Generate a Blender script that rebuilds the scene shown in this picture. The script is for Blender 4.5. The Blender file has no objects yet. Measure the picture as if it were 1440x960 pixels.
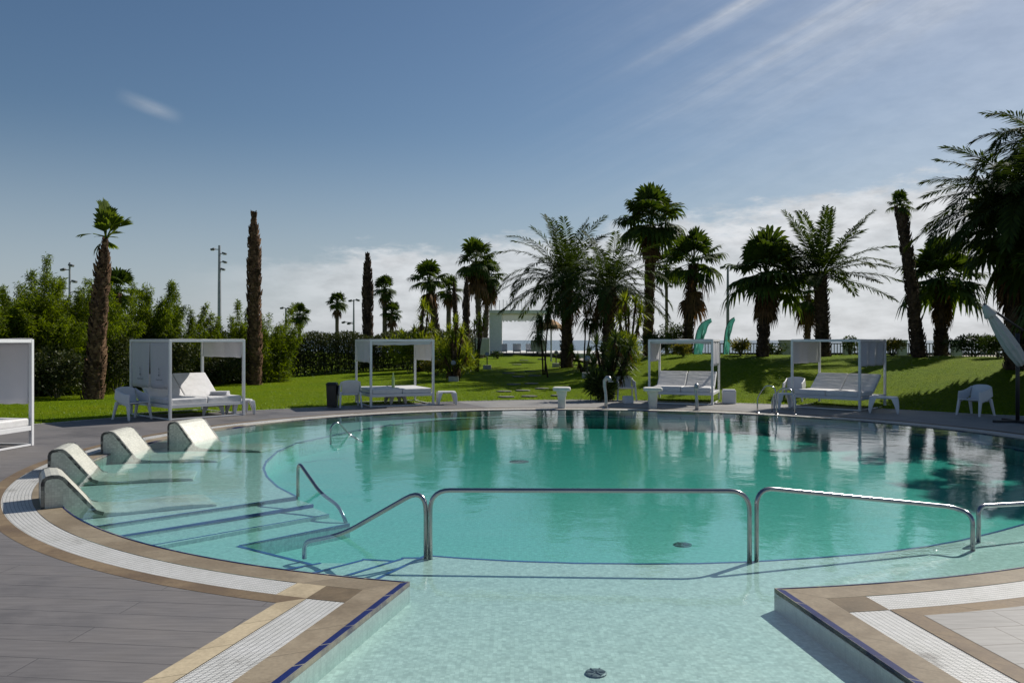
import bpy, bmesh, math, random
import numpy as np
from mathutils import Vector, Matrix
from mathutils.geometry import tessellate_polygon
PI = math.pi; R = math.radians
C = bpy.context.scene.collection
FPX, HZ, CAM = 1175.0, 478.0, 2.0          # focal length in photo pixels, horizon row, camera height (m)
rng = np.random.default_rng(7); random.seed(7)

# ---------------------------------------------------------------- object helpers
def tag(o, label=None, cat=None, group=None, kind=None):
    for k, v in (('label', label), ('category', cat), ('group', group), ('kind', kind)):
        if v: o[k] = v
    return o
def thing(name, label, cat, loc=(0, 0, 0), rz=0.0, group=None):
    o = bpy.data.objects.new(name, None); o.empty_display_size = .2; C.objects.link(o)
    o.location = loc; o.rotation_euler = (0, 0, rz)
    return tag(o, label, cat, group)
def copy_tree(o, parent=None):
    c = o.copy(); C.objects.link(c)
    if parent: c.parent = parent
    for ch in [x for x in bpy.data.objects if x.parent == o]: copy_tree(ch, c)
    return c

class MB:
    """Collects vertices and faces for one mesh."""
    def __init__(s): s.v = []; s.f = []; s.m = []; s.uv = {}
    def add(s, vs, fs, mi=0):
        b = len(s.v); s.v += [tuple(map(float, q)) for q in vs]
        s.f += [tuple(b + i for i in f) for f in fs]; s.m += [mi] * len(fs); return s
    def box(s, c, d, rz=0.0, mi=0, M=None):
        x, y, z = d[0] / 2, d[1] / 2, d[2] / 2; vs = []
        for sx, sy, sz in ((-1,-1,-1),(1,-1,-1),(1,1,-1),(-1,1,-1),(-1,-1,1),(1,-1,1),(1,1,1),(-1,1,1)):
            p = Vector((sx * x, sy * y, sz * z))
            if M: p = M @ p
            elif rz: p = Matrix.Rotation(rz, 3, 'Z') @ p
            vs.append((p.x + c[0], p.y + c[1], p.z + c[2]))
        return s.add(vs, [(0,3,2,1),(4,5,6,7),(0,1,5,4),(1,2,6,5),(2,3,7,6),(3,0,4,7)], mi)
    def loft(s, rings, cap=True, mi=0, closed=True):
        n = len(rings[0]); vs = [p for r in rings for p in r]; fs = []
        for i in range(len(rings) - 1):
            for j in range(n if closed else n - 1):
                k = (j + 1) % n
                fs.append((i*n + j, i*n + k, (i+1)*n + k, (i+1)*n + j))
        if cap and closed:
            fs.append(tuple(range(n - 1, -1, -1))); fs.append(tuple((len(rings)-1)*n + j for j in range(n)))
        return s.add(vs, fs, mi)
    def tube(s, pts, rad, n=8, mi=0, cap=True):
        pts = [Vector(p) for p in pts]; rads = rad if hasattr(rad, '__len__') else [rad] * len(pts)
        rings = []; up = None
        for i, p in enumerate(pts):
            t = (pts[min(i+1, len(pts)-1)] - pts[max(i-1, 0)]).normalized()
            if up is None: up = Vector((0, 0, 1)) if abs(t.z) < .9 else Vector((1, 0, 0))
            a = t.cross(up)
            if a.length < 1e-4: a = t.cross(Vector((0, 1, 0)))
            a.normalize(); b = a.cross(t).normalized(); up = b
            rings.append([p + (a * math.cos(2*PI*k/n) + b * math.sin(2*PI*k/n)) * rads[i] for k in range(n)])
        return s.loft(rings, cap, mi)
    def prism(s, poly, z0, z1, mi=0, mside=None):
        n = len(poly); tris = tessellate_polygon([[Vector((p[0], p[1], 0)) for p in poly]])
        s.add([(p[0], p[1], z1) for p in poly], up_faces(poly, tris), mi)
        if z0 is not None:
            vs = [(p[0], p[1], z0) for p in poly] + [(p[0], p[1], z1) for p in poly]
            s.add(vs, [(i, (i+1) % n, n + (i+1) % n, n + i) for i in range(n)], mi if mside is None else mside)
        return s
    def build(s, name, mat, parent=None, smooth=False, loc=None, bevel=0, sub=0):
        me = bpy.data.meshes.new(name); me.from_pydata(s.v, [], s.f)
        for m in (mat if isinstance(mat, (list, tuple)) else [mat]): me.materials.append(m)
        me.polygons.foreach_set('material_index', s.m); me.update()
        return fin(name, me, parent, smooth, loc, bevel, sub)
def up_faces(poly, tris):
    out = []
    for a, b, c in tris:
        p, q, r = poly[a], poly[b], poly[c]
        cr = (q[0]-p[0])*(r[1]-p[1]) - (q[1]-p[1])*(r[0]-p[0])
        out.append((a, b, c) if cr > 0 else (a, c, b))
    return out
def fin(name, me, parent=None, smooth=False, loc=None, bevel=0, sub=0):
    o = bpy.data.objects.new(name, me); C.objects.link(o)
    if parent: o.parent = parent
    if loc: o.location = loc
    if smooth: me.polygons.foreach_set('use_smooth', [True] * len(me.polygons))
    if bevel:
        b = o.modifiers.new('bevel', 'BEVEL'); b.width = bevel; b.segments = 2; b.limit_method = 'ANGLE'; b.harden_normals = False
    if sub:
        m = o.modifiers.new('sub', 'SUBSURF'); m.levels = m.render_levels = sub
    return o
def np_mesh(name, chunks, mat, parent=None, loc=None, smooth=False):
    """chunks: list of (V(n,3), F(m,4) or F(m,3)) arrays -> one mesh object."""
    vs, loops, starts, b, ls = [], [], [], 0, 0
    for V, F in chunks:
        vs.append(V); loops.append((F + b).ravel()); k = F.shape[1]
        starts.append(np.arange(len(F)) * k + ls); ls += F.size; b += len(V)
    V = np.concatenate(vs).astype(np.float32); L = np.concatenate(loops).astype(np.int32); S = np.concatenate(starts).astype(np.int32)
    me = bpy.data.meshes.new(name)
    me.vertices.add(len(V)); me.vertices.foreach_set('co', V.ravel())
    me.loops.add(len(L)); me.loops.foreach_set('vertex_index', L)
    me.polygons.add(len(S)); me.polygons.foreach_set('loop_start', S)
    me.update(calc_edges=True); me.validate(); me.materials.append(mat)
    return fin(name, me, parent, smooth, loc)

# ---------------------------------------------------------------- photo geometry -> places
def gp(px, py, z=0.0):
    d = (CAM - z) * FPX / (py - HZ); return ((px - 720) / FPX * d, d)
def at(px, d): return (px - 720) / FPX * d
def zat(py, d): return CAM + (HZ - py) / FPX * d

# ---------------------------------------------------------------- materials
def nt(name):
    m = bpy.data.materials.new(name); m.use_nodes = True; t = m.node_tree; t.nodes.clear()
    return m, t, t.nodes.new('ShaderNodeOutputMaterial')
def N(t, typ, **kw):
    n = t.nodes.new(typ)
    for k, v in kw.items():
        if k in n.inputs.keys() if isinstance(k, str) else False: n.inputs[k].default_value = v
        else: setattr(n, k, v)
    return n
def setin(n, **kw):
    for k, v in kw.items(): n.inputs[k.replace('_', ' ')].default_value = v
    return n
def L(t, a, b): t.links.new(a, b)
def rgb(*c): return (c[0], c[1], c[2], 1.0)
def coords(t, which='Object', scale=None, rot=None):
    tc = t.nodes.new('ShaderNodeTexCoord'); o = tc.outputs[which]
    if scale or rot:
        mp = t.nodes.new('ShaderNodeMapping')
        if scale: mp.inputs['Scale'].default_value = scale
        if rot: mp.inputs['Rotation'].default_value = rot
        L(t, o, mp.inputs[0]); o = mp.outputs[0]
    return o
def noise(t, co, scale, detail=4, rough=.55):
    n = t.nodes.new('ShaderNodeTexNoise'); setin(n, Scale=scale, Detail=detail, Roughness=rough); L(t, co, n.inputs['Vector']); return n.outputs['Fac']
def ramp(t, fac, stops):
    r = t.nodes.new('ShaderNodeValToRGB'); e = r.color_ramp.elements
    while len(e) < len(stops): e.new(.5)
    for i, (p, c) in enumerate(stops): e[i].position = p; e[i].color = rgb(*c)
    L(t, fac, r.inputs[0]); return r.outputs[0]
def mixc(t, fac, a, b, mode='MIX'):
    m = t.nodes.new('ShaderNodeMix'); m.data_type = 'RGBA'; m.blend_type = mode
    for s, v in ((m.inputs[0], fac), (m.inputs[6], a), (m.inputs[7], b)):
        if hasattr(v, 'is_linked'): L(t, v, s)
        else: s.default_value = v
    return m.outputs[2]
def math_(t, op, a, b=None, c=None):
    m = t.nodes.new('ShaderNodeMath'); m.operation = op
    for i, v in enumerate((a, b, c)):
        if v is None: continue
        if hasattr(v, 'is_linked'): L(t, v, m.inputs[i])
        else: m.inputs[i].default_value = v
    return m.outputs[0]
def bump(t, h, strength=.3, dist=.02):
    b = t.nodes.new('ShaderNodeBump'); setin(b, Strength=strength, Distance=dist); L(t, h, b.inputs['Height']); return b.outputs[0]
def principled(t, out, col, rough=.5, metal=0.0, normal=None, spec=None):
    p = t.nodes.new('ShaderNodeBsdfPrincipled')
    for s, v in ((p.inputs['Base Color'], col), (p.inputs['Roughness'], rough), (p.inputs['Metallic'], metal)):
        if hasattr(v, 'is_linked'): L(t, v, s)
        else: s.default_value = v
    if normal: L(t, normal, p.inputs['Normal'])
    if spec is not None: p.inputs['Specular IOR Level'].default_value = spec
    if out: L(t, p.outputs[0], out.inputs[0])
    return p
def plain(name, c, rough=.5, metal=0.0, var=.12, scale=6, spec=None):
    m, t, o = nt(name); n = noise(t, coords(t), scale)
    lo = tuple(x * (1 - var) for x in c); hi = tuple(min(1, x * (1 + var)) for x in c)
    principled(t, o, ramp(t, n, [(.3, lo), (.7, hi)]), rough, metal, spec=spec); return m
def leafmat(name, lo, hi, trans=.3, rough=.5, tcol=None):
    m, t, o = nt(name); g = t.nodes.new('ShaderNodeNewGeometry')
    n = noise(t, coords(t), 1.3, 2)
    f = math_(t, 'ADD', math_(t, 'MULTIPLY', g.outputs['Random Per Island'], .6), math_(t, 'MULTIPLY', n, .5))
    col = ramp(t, f, [(.15, lo), (.85, hi)])
    p = principled(t, None, col, rough, spec=.2)
    tr = t.nodes.new('ShaderNodeBsdfTranslucent'); L(t, mixc(t, 1.0, col, rgb(*(tcol or (1.6, 1.5, .7))), 'MULTIPLY'), tr.inputs[0])
    mx = t.nodes.new('ShaderNodeMixShader'); mx.inputs[0].default_value = trans
    L(t, p.outputs[0], mx.inputs[1]); L(t, tr.outputs[0], mx.inputs[2]); L(t, mx.outputs[0], o.inputs[0]); return m

M = {}
M['white'] = plain('white_paint', (.70, .70, .71), .45, var=.03)
M['plastic'] = plain('white_plastic', (.66, .66, .68), .35, var=.03)
M['chrome'] = plain('brushed_steel', (.34, .34, .35), .24, 1.0, .05)
M['dark'] = plain('dark_metal', (.02, .02, .022), .5, 0, .1)
M['black'] = plain('black_plastic', (.012, .012, .014), .45)
M['grey_metal'] = plain('grey_metal', (.12, .125, .13), .5, .3)
M['galv'] = plain('galvanised_steel', (.33, .34, .36), .45, .5)
M['concrete'] = plain('pale_concrete', (.42, .41, .39), .85, var=.2, scale=9)
M['stone_white'] = plain('white_cast_stone', (.58, .57, .53), .7, var=.1)
M['wood'] = plain('weathered_wood', (.26, .22, .18), .8, var=.3, scale=14)
M['straw'] = plain('straw', (.42, .25, .11), .85, var=.35, scale=25)
M['rolled'] = plain('off_white_cloth', (.7, .69, .66), .8)
M['wall_white'] = plain('white_render', (.87, .86, .88), .7, var=.05)
M['glass_green'] = plain('green_bottle_glass', (.45, .6, .25), .1)
M['printed'] = plain('grey_print', (.3, .3, .32), .8)
M['red'] = plain('dull_red_leather', (.14, .03, .03), .7)

def fabric(name, c, tl=.22):
    m, t, o = nt(name); co = coords(t)
    n = noise(t, co, 3.0, 3); f = noise(t, co, 400, 1)
    p = principled(t, None, ramp(t, n, [(.3, tuple(x*.95 for x in c)), (.7, c)]), .85, normal=bump(t, f, .15, .003), spec=.2)
    tr = t.nodes.new('ShaderNodeBsdfTranslucent'); tr.inputs[0].default_value = rgb(*c)
    mx = t.nodes.new('ShaderNodeMixShader'); mx.inputs[0].default_value = tl
    L(t, p.outputs[0], mx.inputs[1]); L(t, tr.outputs[0], mx.inputs[2]); L(t, mx.outputs[0], o.inputs[0]); return m
M['cloth'] = fabric('white_curtain_cloth', (.66, .66, .69))
M['parasol'] = fabric('off_white_parasol_cloth', (.55, .56, .54))
M['teal'] = fabric('teal_flag_cloth', (.30, .62, .56), .55)
def vinyl():
    m, t, o = nt('white_vinyl'); co = coords(t); n = noise(t, co, 5, 4, .6); w = noise(t, coords(t, 'Object', (2, 9, 4)), 1.0, 3)
    principled(t, o, ramp(t, n, [(.3, (.64, .63, .62)), (.6, (.71, .70, .70))]), .5, normal=bump(t, math_(t, 'ADD', w, math_(t, 'MULTIPLY', n, .5)), .5, .03)); return m
M['mattress'] = vinyl()

def deck_mat(name, lo, hi, rot, bw, rh, joint):
    m, t, o = nt(name); co = coords(t, 'Object', rot=(0, 0, rot))
    b = t.nodes.new('ShaderNodeTexBrick'); L(t, co, b.inputs[0])
    setin(b, Color1=rgb(*lo), Color2=rgb(*hi), Mortar=rgb(*joint), Scale=1.0, Mortar_Size=.006, Mortar_Smooth=.2, Brick_Width=bw, Row_Height=rh)
    b.offset = .37; b.offset_frequency = 2
    big = noise(t, co, .5, 6, .65); fine = noise(t, coords(t, 'Object', (3, 26, 3), (0, 0, rot)), 1.0, 5)
    c = mixc(t, .75, b.outputs[0], ramp(t, big, [(.32, (.58, .57, .56)), (.46, (1, 1, 1)), (.62, (1.05, 1.04, 1.02)), (.72, (1.3, 1.28, 1.24))]), 'MULTIPLY')
    c = mixc(t, .6, c, ramp(t, fine, [(.3, (.72, .72, .72)), (.7, (1.22, 1.22, 1.22))]), 'MULTIPLY')
    hgt = math_(t, 'ADD', math_(t, 'MULTIPLY', b.outputs[1], -1.0), math_(t, 'MULTIPLY', fine, .25))
    principled(t, o, c, ramp(t, big, [(.35, (.48,)*3), (.65, (.75,)*3)]), normal=bump(t, hgt, .5, .004)); return m
M['deck'] = deck_mat('grey_plank_tiles', (.15, .139, .136), (.162, .150, .146), R(6.8), 2.6, .285, (.10, .093, .092))
M['deck_pale'] = deck_mat('pale_stone_tiles', (.235, .226, .215), (.265, .255, .24), R(-8), .62, .31, (.16, .145, .13))

def coping_mat(name, base, dirt, bw=.5, ms=.006, joint=None):
    m, t, o = nt(name); co = coords(t, 'UV')
    b = t.nodes.new('ShaderNodeTexBrick'); L(t, co, b.inputs[0]); b.offset = 0
    setin(b, Color1=rgb(*base), Color2=rgb(*[x*.74 for x in base]), Mortar=rgb(*(joint or [x*.5 for x in base])), Scale=1.0, Mortar_Size=ms, Brick_Width=bw, Row_Height=2.0)
    oc = coords(t); n1 = noise(t, oc, .9, 6, .7); n2 = noise(t, oc, 40, 3)
    c = mixc(t, ramp(t, n1, [(.43, (0, 0, 0)), (.60, (1, 1, 1))]), b.outputs[0], rgb(*dirt))
    c = mixc(t, .5, c, ramp(t, n2, [(.3, (.75,)*3), (.7, (1.2,)*3)]), 'MULTIPLY')
    principled(t, o, c, ramp(t, n1, [(.4, (.7,)*3), (.7, (.4,)*3)]), normal=bump(t, math_(t, 'MULTIPLY', b.outputs[1], -1.0), .4, .004), spec=.2); return m
M['coping'] = coping_mat('beige_stone_coping', (.315, .26, .185), (.21, .165, .11))
M['coping_light'] = coping_mat('light_beige_stone', (.50, .415, .28), (.36, .29, .19))
M['coping_dark'] = coping_mat('brown_stone_band', (.25, .185, .115), (.15, .105, .065))
M['stain'] = coping_mat('worn_brown_stone', (.2, .15, .095), (.12, .09, .055))
def grate_mat():
    m, t, o = nt('white_grating'); co = coords(t, 'UV')
    b = t.nodes.new('ShaderNodeTexBrick'); L(t, co, b.inputs[0]); b.offset = 0
    setin(b, Color1=rgb(.74, .73, .70), Color2=rgb(.66, .65, .62), Mortar=rgb(.26, .26, .26), Scale=1.0, Mortar_Size=.0032, Mortar_Smooth=.1, Brick_Width=.022, Row_Height=.04)
    n = noise(t, coords(t), 1.6, 6, .7)
    c = mixc(t, 1.0, b.outputs[0], ramp(t, n, [(.30, (.45, .43, .40)), (.42, (.9, .9, .88)), (.6, (1, 1, 1))]), 'MULTIPLY')
    principled(t, o, c, .45, normal=bump(t, math_(t, 'MULTIPLY', b.outputs[1], -1.0), .8, .01)); return m
M['grate'] = grate_mat()
M['coping_pale'] = coping_mat('pale_stone_coping', (.56, .52, .45), (.42, .37, .30))
M['navy'] = coping_mat('navy_glazed_tile', (.005, .018, .12), (.005, .012, .08), .36, .01, (.3, .28, .22))

def mosaic(name, c1, c2, size, rough=.35, mott=.35, uneven=3.0):
    m, t, o = nt(name); co = coords(t)
    v = t.nodes.new('ShaderNodeTexVoronoi'); v.distance = 'CHEBYCHEV'; setin(v, Scale=1.0 / size, Randomness=.15); L(t, co, v.inputs[0])
    sep = t.nodes.new('ShaderNodeSeparateColor'); L(t, v.outputs['Color'], sep.inputs[0])
    c = mixc(t, sep.outputs[0], rgb(*c1), rgb(*c2))
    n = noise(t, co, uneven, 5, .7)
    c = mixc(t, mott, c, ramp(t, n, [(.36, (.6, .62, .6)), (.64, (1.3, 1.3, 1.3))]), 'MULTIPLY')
    gap = math_(t, 'GREATER_THAN', v.outputs['Distance'], .44)
    c = mixc(t, math_(t, 'MULTIPLY', gap, .28), c, rgb(*[x * .55 for x in c1]))
    principled(t, o, c, rough, normal=bump(t, v.outputs['Distance'], .25, .003)); return m
M['pool'] = mosaic('pale_pool_mosaic_ripple_light', (.535, .565, .52), (.63, .655, .605), .03, .4, .42, 17.0)  # noise mottling paints the ripple of sunlight into the floor tile colour
M['pool_wall'] = mosaic('green_tinged_wall_mosaic', (.40, .47, .43), (.47, .54, .49), .022, .35, .25, 6.0)
M['lounger'] = mosaic('cream_mosaic', (.52, .505, .43), (.65, .635, .55), .03, .35, .3, 5.0)
M['trim'] = mosaic('black_and_white_mosaic_trim', (.012, .012, .018), (.32, .31, .27), .05, .3, .2)

def grass_mat():
    m, t, o = nt('mown_grass'); co = coords(t)
    n1 = noise(t, co, .35, 5, .6); n2 = noise(t, co, 9, 6, .75); n3 = noise(t, co, 45, 4, .8)
    c = ramp(t, n2, [(.28, (.055, .100, .001)), (.5, (.135, .205, .001)), (.72, (.21, .28, .004))])
    c = mixc(t, .7, c, ramp(t, n1, [(.28, (.70, .82, .8)), (.5, (1, 1, 1)), (.68, (1.2, 1.05, 1.0)), (.78, (1.75, 1.2, 1.6))]), 'MULTIPLY')
    h = math_(t, 'ADD', n2, n3)
    principled(t, o, c, .8, normal=bump(t, h, 1.0, .06), spec=.05); return m
M['grass'] = grass_mat()
M['blade'] = leafmat('grass_blades', (.06, .125, .001), (.21, .31, .004), .4)
M['sand'] = plain('sandy_ground', (.36, .31, .24), .95, var=.2, scale=.3)
def sea_mat():
    m, t, o = nt('sea'); n = noise(t, coords(t, 'Object', (.05, .4, 1)), 2.0, 4)
    principled(t, o, rgb(.03, .07, .09), .25, normal=bump(t, n, .4, .3)); return m
M['sea'] = sea_mat()

def water_mat():
    m, t, o = nt('pool_water'); co = coords(t)
    n1 = noise(t, co, 2.2, 3, .5); n2 = noise(t, co, 11.0, 4, .62)
    mx = noise(t, co, .35, 2)
    amp = ramp(t, mx, [(.35, (.35,)*3), (.65, (1, 1, 1))])
    h = math_(t, 'MULTIPLY', math_(t, 'ADD', math_(t, 'MULTIPLY', n1, 1.0), math_(t, 'MULTIPLY', n2, .20)), amp)
    # a ruffled patch over the shelf edge on the right, where the pool return stirs the surface
    mp = t.nodes.new('ShaderNodeMapping'); mp.vector_type = 'TEXTURE'; setin(mp, Location=(3.95, 7.86, 0), Rotation=(0, 0, R(24)), Scale=(.95, .20, 1)); L(t, co, mp.inputs[0])
    gr = t.nodes.new('ShaderNodeTexGradient'); gr.gradient_type = 'SPHERICAL'; L(t, mp.outputs[0], gr.inputs[0])
    h = math_(t, 'ADD', h, math_(t, 'MULTIPLY', math_(t, 'MULTIPLY', noise(t, co, 16, 3, .6), gr.outputs['Fac']), 6.0))
    nb = bump(t, h, 1.0, WAVE)
    lw = t.nodes.new('ShaderNodeLayerWeight'); lw.inputs[0].default_value = .5; L(t, nb, lw.inputs['Normal'])
    frs = math_(t, 'MULTIPLY_ADD', math_(t, 'POWER', lw.outputs['Facing'], 5.0), .97, .022)     # Schlick, the same from both sides
    tr = t.nodes.new('ShaderNodeBsdfTransparent'); tr.inputs[0].default_value = (1, 1, 1, 1)
    gl = t.nodes.new('ShaderNodeBsdfGlossy'); setin(gl, Roughness=.015, Color=(1, 1, 1, 1)); L(t, nb, gl.inputs['Normal'])
    mxs = t.nodes.new('ShaderNodeMixShader'); L(t, frs, mxs.inputs[0]); L(t, tr.outputs[0], mxs.inputs[1]); L(t, gl.outputs[0], mxs.inputs[2])
    L(t, mxs.outputs[0], o.inputs[0])
    va = t.nodes.new('ShaderNodeVolumeAbsorption'); setin(va, Color=rgb(0.0, .80, .73), Density=WATER_DENS); L(t, va.outputs[0], o.inputs[1])
    return m
WAVE = .007; WATER_DENS = .60
M['water'] = water_mat()

def bark_mat(name, lo, hi, sc=(6, 6, 22)):
    m, t, o = nt(name); n = noise(t, coords(t, 'Object', sc), 1.0, 5, .7); g = t.nodes.new('ShaderNodeNewGeometry')
    f = math_(t, 'ADD', math_(t, 'MULTIPLY', n, .75), math_(t, 'MULTIPLY', g.outputs['Random Per Island'], .25))
    big = noise(t, coords(t), 1.4, 4, .6); flk = noise(t, coords(t, 'Object', (5, 5, 9)), 1.0, 3, .7)
    col = mixc(t, 1.0, ramp(t, f, [(.3, lo), (.7, hi)]), ramp(t, big, [(.3, (.55, .55, .58)), (.7, (1.3, 1.25, 1.2))]), 'MULTIPLY')
    col = mixc(t, math_(t, 'MULTIPLY', math_(t, 'GREATER_THAN', flk, .62), .5), col, rgb(*[min(.45, x*1.9) for x in hi]))
    principled(t, o, col, .95, normal=bump(t, n, .8, .05), spec=.1); return m
M['bark'] = bark_mat('palm_bark', (.03, .019, .012), (.24, .15, .095))
M['bark_grey'] = bark_mat('grey_palm_bark', (.07, .06, .05), (.22, .18, .145))
M['bark_dark'] = bark_mat('dark_palm_bark', (.018, .013, .010), (.13, .09, .065))
M['fan'] = leafmat('fan_palm_leaf', (.012, .032, .005), (.065, .10, .012), .36, .65)
M['fan_bright'] = leafmat('bright_fan_leaf', (.035, .07, .008), (.14, .19, .02), .5)
M['feather'] = leafmat('feather_palm_leaf', (.012, .028, .006), (.055, .085, .014), .32, .75)
M['dead'] = leafmat('dead_palm_leaf', (.05, .028, .014), (.17, .10, .045), .2, .8, (1.3, 1, .6))
M['bamboo'] = leafmat('bamboo_leaf', (.016, .042, .003), (.18, .225, .006), .5, .6, (1.5, 1.55, .4))
M['hedge'] = leafmat('hedge_leaf', (.016, .032, .010), (.075, .085, .028), .2)
M['yucca'] = leafmat('yucca_leaf', (.045, .09, .006), (.24, .28, .02), .45)
M['shrub'] = leafmat('shrub_leaf', (.012, .03, .008), (.06, .09, .02), .25)
M['shrub_yellow'] = leafmat('yellowing_shrub_leaf', (.06, .08, .012), (.22, .19, .035), .3)
M['stem'] = plain('green_brown_stem', (.09, .085, .045), .8, var=.3)
M['core'] = plain('inner_twigs', (.02, .022, .012), .95, var=.3)
SUN, SKY, EXPO = 5.0, .066, .0
CLOUD = (11.5, 11.8, 12.2); HAZE = (6.6, 7.6, 8.9)
# ---------------------------------------------------------------- setting: pool, deck, lawn
CX, CY, RP = 1.557, 15.314, 8.67
PXS = [(305,605),(440,590),(560,581),(700,577),(830,577),(1000,580),(1200,592),(1440,618),(1440,797),(1200,822),(1090,830),(570,825),(450,811),(300,776),(178,759.5),(135,741),(106,727.5),(92,715)]
_q = np.array([gp(*p) for p in PXS]); _th = np.arctan2(_q[:,1]-CY, _q[:,0]-CX); _rr = np.hypot(_q[:,0]-CX, _q[:,1]-CY)
def _basis(th): th = np.atleast_1d(th); return np.stack([np.ones_like(th)] + [g(k*th) for k in (1, 2, 3) for g in (np.cos, np.sin)], 1)
_th = np.append(_th, np.radians([170, 183, 198, 208])) % (2*PI); _rr = np.append(_rr, [8.66, 8.62, 8.66, 8.70])
_A = np.vstack([_basis(_th), np.eye(7) * .25 * np.array([0, 1, 1, 1, 1, 1.5, 1.5])[:, None]])
_co = np.linalg.lstsq(_A, np.concatenate([_rr, np.zeros(7)]), rcond=None)[0]
def RAD(th): return float((_basis(th) @ _co)[0])
CL, EL = np.array(gp(570,825)), np.array(gp(400,960)); CR, ER = np.array(gp(1090,830)), np.array(gp(1280,960))
YF = -3.0
def line_off(c, e, d, side):                 # channel edge moved d into the deck (side -1: left deck, +1: right deck)
    t = (e - c) / np.linalg.norm(e - c); n = np.array([t[1], -t[0]]);
    if n[0] * side < 0: n = -n
    return c + n * d, t
def arc_pt(th, d): r = RAD(th) + d; return np.array([CX + r*math.cos(th), CY + r*math.sin(th)])
def corner(d, side, dl=None):                 # where the arc moved by d meets the channel edge moved by dl
    c, t = line_off(CL if side < 0 else CR, EL if side < 0 else ER, d if dl is None else dl, side)
    lo, hi = (R(180), R(262)) if side < 0 else (R(262), R(340))
    f = lambda th: (lambda q: (q[0]-c[0])*t[1] - (q[1]-c[1])*t[0])(arc_pt(th, d))
    a, b = lo, hi; fa = f(a)
    for _ in range(60):
        m_ = (a+b)/2
        if f(m_) * fa > 0: a = m_
        else: b = m_
    return a
def arc_range(d): return corner(d, 1) - 2*PI, corner(d, -1)       # from the right corner round the back to the left corner
NA = 240
def arc(d, n=NA, a=0.0, b=1.0):
    t0, t1 = arc_range(d); return [arc_pt(t0 + (t1-t0)*(a+(b-a)*i/n), d) for i in range(n+1)]
def front(d, side):
    c, t = line_off(CL if side < 0 else CR, EL if side < 0 else ER, d, side); k = (YF - c[1]) / t[1]; return c + t*k
def strip(name, A, B, z, mat, zb=None):       # ribbon between two point rows, UV in metres (u along, v across)
    n = len(A); vs = [(p[0], p[1], z) for p in A] + [(p[0], p[1], z) for p in B]
    fs = []
    for i in range(n-1):
        a, b, c, d = i, i+1, n+i+1, n+i
        cr = (A[i+1][0]-A[i][0])*(B[i][1]-A[i][1]) - (A[i+1][1]-A[i][1])*(B[i][0]-A[i][0])
        fs.append((a, b, c, d) if cr > 0 else (d, c, b, a))
    me = bpy.data.meshes.new(name); me.from_pydata(vs, [], fs); me.materials.append(mat); me.update()
    s = [0.0]
    for i in range(n-1): s.append(s[-1] + float(np.hypot(*(np.array(A[i+1]) - np.array(A[i])))))
    w = float(np.hypot(*(np.array(B[n//2]) - np.array(A[n//2])))) or .1
    uv = me.uv_layers.new(name='UVMap')
    for lp in me.loops:
        v = lp.vertex_index; uv.data[lp.index].uv = (s[v % n], .002 + (w if v >= n else 0))
    return fin(name, me)
def struct(o, name=None): o['kind'] = 'structure'; return o
ZC = .012
D0, D1, D2, D3, D4 = 0.0, .022, .29, .62, .79
def band(name, da, db, z, mat, a=0.0, b=1.0): return struct(strip(name, arc(da, NA, a, b), arc(db, NA, a, b), z, mat))
def chan(name, da, db, side, z, mat, k0=0.0, k1=1.0):
    A0 = arc(da)[-1 if side < 0 else 0]; B0 = arc(db)[-1 if side < 0 else 0]; A1, B1 = front(da, side), front(db, side)
    n = 12; la = lambda P, Q: [P + (Q-P)*(k0 + (k1-k0)*i/n) for i in range(n+1)]
    return struct(strip(name, la(A0, A1), la(B0, B1), z, mat))
G0 = .05                                     # share of the arc at each corner paved with stone instead of grating
band('pool_edge_tiles', D0, D1, ZC+.004, M['navy'])
band('pool_coping', D1, D2, ZC, M['coping'], 0, .1); band('pool_coping', D1, D2, ZC, M['coping_pale'], .1, .7); band('pool_coping', D1, D2, ZC, M['coping'], .7, 1)
band('outer_coping', D3, D4, ZC, M['coping_dark'])
c23 = {(da, dl, sd): corner(da, sd, dl) for da in (D2, D3) for dl in (D2, D3) for sd in (-1, 1)}
def arc_to(d, k0=0.0, k1=0.0):                # arc moved by d, stopping at the far line of each channel grating
    t0, t1 = c23[d, D3, 1] - 2*PI, c23[d, D3, -1]; e = .034
    return [arc_pt(t0 + k0 + (t1-k1-t0-k0)*i/NA, d) for i in range(NA+1)]
struct(strip('drain_grating', arc_to(D2, 0, .03), arc_to(D3, 0, .03), ZC-.004, M['grate']))
def sub_arc(d, a, b): return [arc_pt(a + (b-a)*i/6, d) for i in range(7)]
struct(strip('corner_paving', sub_arc(D2, c23[D2, D3, -1]-.03, c23[D2, D3, -1]), sub_arc(D3, c23[D3, D3, -1]-.03, c23[D3, D3, -1]), ZC, M['coping_light']))
for sd in (-1, 1):
    chan('pool_edge_tiles', D0, .058, sd, ZC+.005, M['navy'])
    chan('pool_coping', .058, D2, sd, ZC, M['coping'])
    chan('outer_coping', D3, D4, sd, ZC, M['coping_light'] if sd < 0 else M['coping_dark'])
    A0, B0, A1, B1 = arc_pt(c23[D3, D2, sd], D3), arc_pt(c23[D3, D3, sd], D3), front(D2, sd), front(D3, sd); la = lambda P, Q: [P + (Q-P)*i/12 for i in range(13)]
    struct(strip('drain_grating', la(A0, A1), la(B0, B1), ZC-.004, M['grate']))
    struct(strip('corner_paving', sub_arc(D2, c23[D2, D2, sd], c23[D2, D3, sd]), sub_arc(D3, c23[D3, D2, sd], c23[D3, D3, sd]), ZC-.001, M['stain']))
OUT = [tuple(front(0, 1))] + [tuple(p) for p in arc(0)] + [tuple(front(0, -1))]        # water outline, counter-clockwise
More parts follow.
